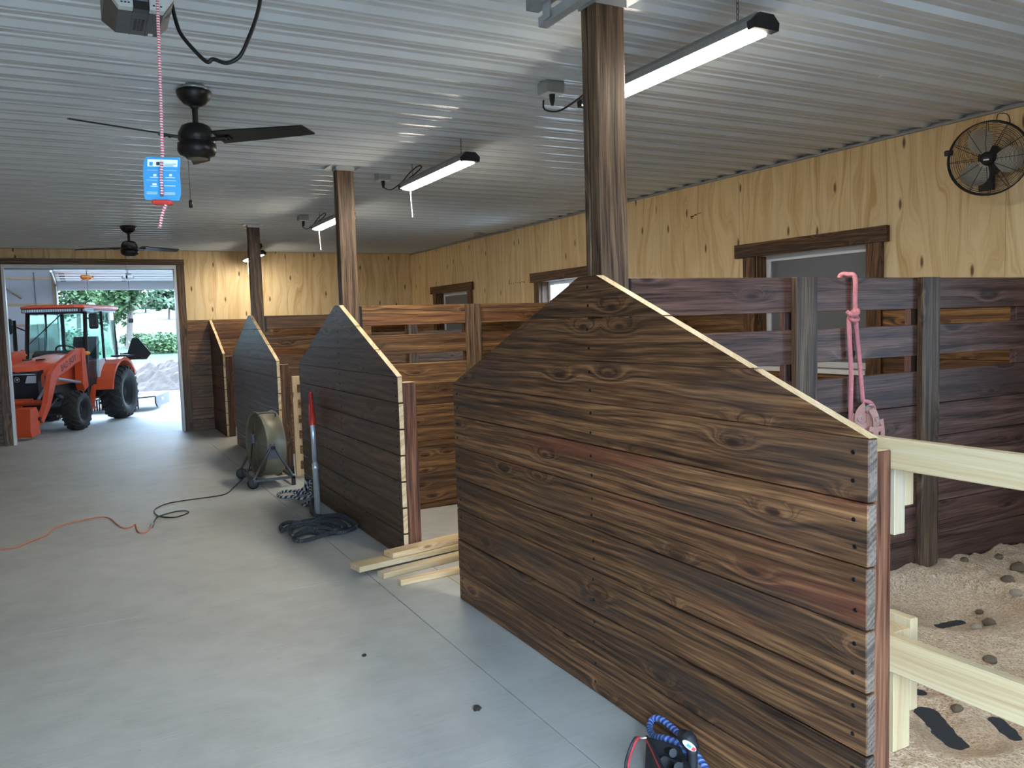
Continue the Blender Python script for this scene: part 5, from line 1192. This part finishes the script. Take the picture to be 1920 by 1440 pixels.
# ------------------------------------------------------------------ outdoors
def terr(x, y):
    if y < 28: z = -0.02
    elif y < 45: z = -0.02 + 0.92 * ((y - 28) / 17) ** 1.3
    else: z = 0.9 + (y - 45) * 0.047
    if y > 24: z += 0.08 * min(1, (y - 24) / 10) * mnoise.fractal(Vector((x * 0.25, y * 0.25, 0)), 1, 2, 3)
    return z
b = MB(); gx = [-90 + 180 * i / 60 for i in range(61)]; gy_ = [YF + 0.2 + 180 * (j / 70) ** 1.8 for j in range(71)]
b.add([(x, y, terr(x, y)) for y in gy_ for x in gx], [[j * 61 + i, j * 61 + i + 1, (j + 1) * 61 + i + 1, (j + 1) * 61 + i] for j in range(70) for i in range(60)], 0, True)
o = b.build('ground', 'ground', None, (0, 0, 0)); o['kind'] = 'structure'
b = MB(); b.add([(-90, YN - 0.02, -0.02), (90, YN - 0.02, -0.02), (90, -80, -0.02), (-90, -80, -0.02)], [[3, 2, 1, 0]])
b.add([(XW + 0.2, YN, -0.02), (90, YN, -0.02), (90, YF + 0.2, -0.02), (XW + 0.2, YF + 0.2, -0.02)], [[0, 1, 2, 3]])
b.add([(-90, YN, -0.02), (-3.6, YN, -0.02), (-3.6, YF + 0.2, -0.02), (-90, YF + 0.2, -0.02)], [[0, 1, 2, 3]])
o = b.build('ground', 'ground', None, (0, 0, 0)); o['kind'] = 'structure'

def leaves(q, c, rx, ry, rz, n, size):
    for _ in range(n):
        while True:
            d = Vector((random.uniform(-1, 1), random.uniform(-1, 1), random.uniform(-1, 1)))
            if d.length <= 1: break
        d = d * (0.55 + 0.45 * random.random()); p = Vector((c[0] + d.x * rx, c[1] + d.y * ry, c[2] + d.z * rz))
        a = Vector((random.gauss(0, 1), random.gauss(0, 1), random.gauss(0, 0.6))).normalized(); b2 = a.cross(Vector((random.gauss(0, 1), random.gauss(0, 1), random.gauss(0, 1)))).normalized()
        s1 = size * random.uniform(0.6, 1.3); q.add([p - a * s1, p + b2 * s1 * 0.45, p + a * s1, p - b2 * s1 * 0.45], [[0, 1, 2, 3]])
def tree(name, px, pyb, y, hgt, rad, trunks, mat, lab, n, size, grp, blobs=9):
    p = on(px, pyb, y=y); z0 = terr(p.x, y); e = empty(name, (p.x, y, z0), lab, 'tree', grp)
    q = MB()
    for (dx, lean, r) in trunks:
        q.tube(cr([(p.x + dx, y, z0 - 0.1), (p.x + dx + lean * 0.4, y, z0 + hgt * 0.25), (p.x + dx + lean, y + 0.1, z0 + hgt * 0.55), (p.x + dx + lean * 1.5, y, z0 + hgt * 0.85)], 4), [r * 1.15] + [r * (1 - 0.055 * i) for i in range(12)], 8)
        for k in range(3):
            za = z0 + hgt * (0.3 + 0.1 * k); s_ = -1 if k % 2 else 1; q.tube([(p.x + dx + lean * 0.8, y, za), (p.x + dx + lean + s_ * rad * 0.6, y + random.uniform(-.6, .6), za + hgt * 0.14)], [r * 0.35, r * 0.12], 6)
    q.build('trunk', 'bark', e)
    q = MB()
    for k in range(blobs):
        a = random.uniform(0, 2 * PI); f = random.uniform(0.2, 0.75); leaves(q, (p.x + rad * f * math.cos(a), y + rad * f * math.sin(a), z0 + hgt * random.uniform(0.30, 0.92)), rad * 0.55, rad * 0.55, hgt * 0.17, n // blobs, size)
    q.build('crown', mat, e, kind='stuff')
tree('leafy_tree', 236, 655, 45.0, 6.2, 2.3, [(-0.45, -0.35, 0.13), (0.15, 0.35, 0.16)], 'leaf', 'large twin-trunk leafy tree outside beyond the tractor', 16000, 0.15, 'trees outside', 16)
tree('leafy_tree', 150, 650, 52.0, 5.6, 2.2, [(0, 0.1, 0.13)], 'leaf', 'leafy tree showing above the tractor roof on the left', 7000, 0.15, 'trees outside', 12)
tree('leafy_tree', 318, 625, 90.0, 3.6, 3.2, [(0, 0.2, 0.12)], 'leaf2', 'pale distant tree at the right edge of the doorway', 5000, 0.3, 'trees outside')
tree('leafy_tree', 275, 618, 120.0, 3.0, 5.0, [(0, 0.2, 0.12)], 'leaf2', 'low pale distant tree on the horizon behind the field', 4000, 0.4, 'trees outside')
def bush(px, py, y, w, h, mat, lab, n=1500, size=0.09):
    p = on(px, py, y=y); z0 = terr(p.x, y); q = MB(); leaves(q, (p.x, y, z0 + h * 0.45), w, w * 0.7, h * 0.6, n, size)
    o = q.build('shrub', mat, None, (p.x, y, z0)); tag(o, lab, 'shrub', 'shrubs outside')
bush(310, 650, 42.0, 1.6, 1.0, 'leaf', 'green tall weeds at the right edge beyond the doorway', 2200, 0.10)
bush(256, 652, 46.5, 0.9, 0.7, 'leaf', 'low green weeds at the foot of the twin-trunk tree')
bush(130, 660, 36.0, 1.2, 1.7, 'leaf', 'green shrub seen through the tractor windshield', 2500, 0.09)
pc = on(285, 702, y=27.0); b = MB(); vv = []; n1 = 48
for j in range(n1 + 1):
    for i in range(n1 + 1):
        u, v = i / n1 * 2 - 1, j / n1 * 2 - 1; x, y = pc.x + 0.55 + u * 2.0, 27.0 + v * 1.5
        h = 0.72 * max(0, 1 - u * u) * max(0, 1 - v * v); h *= 1 + 0.5 * mnoise.fractal(Vector((x * 1.4, y * 1.4, 5)), 1, 2, 4); h += 0.10 * mnoise.noise(Vector((x * 7, y * 7, 1))) * (1 if h > 0.05 else 0)
        vv.append((x, y, terr(x, y) - 0.03 + h))
b.add(vv, [[j * (n1 + 1) + i, j * (n1 + 1) + i + 1, (j + 1) * (n1 + 1) + i + 1, (j + 1) * (n1 + 1) + i] for j in range(n1) for i in range(n1)], 0, False)
o = b.build('mulch_pile', 'mulch', None, (pc.x, 27, 0)); tag(o, 'brown heap of mulch on the ground outside the far door', 'mulch pile')
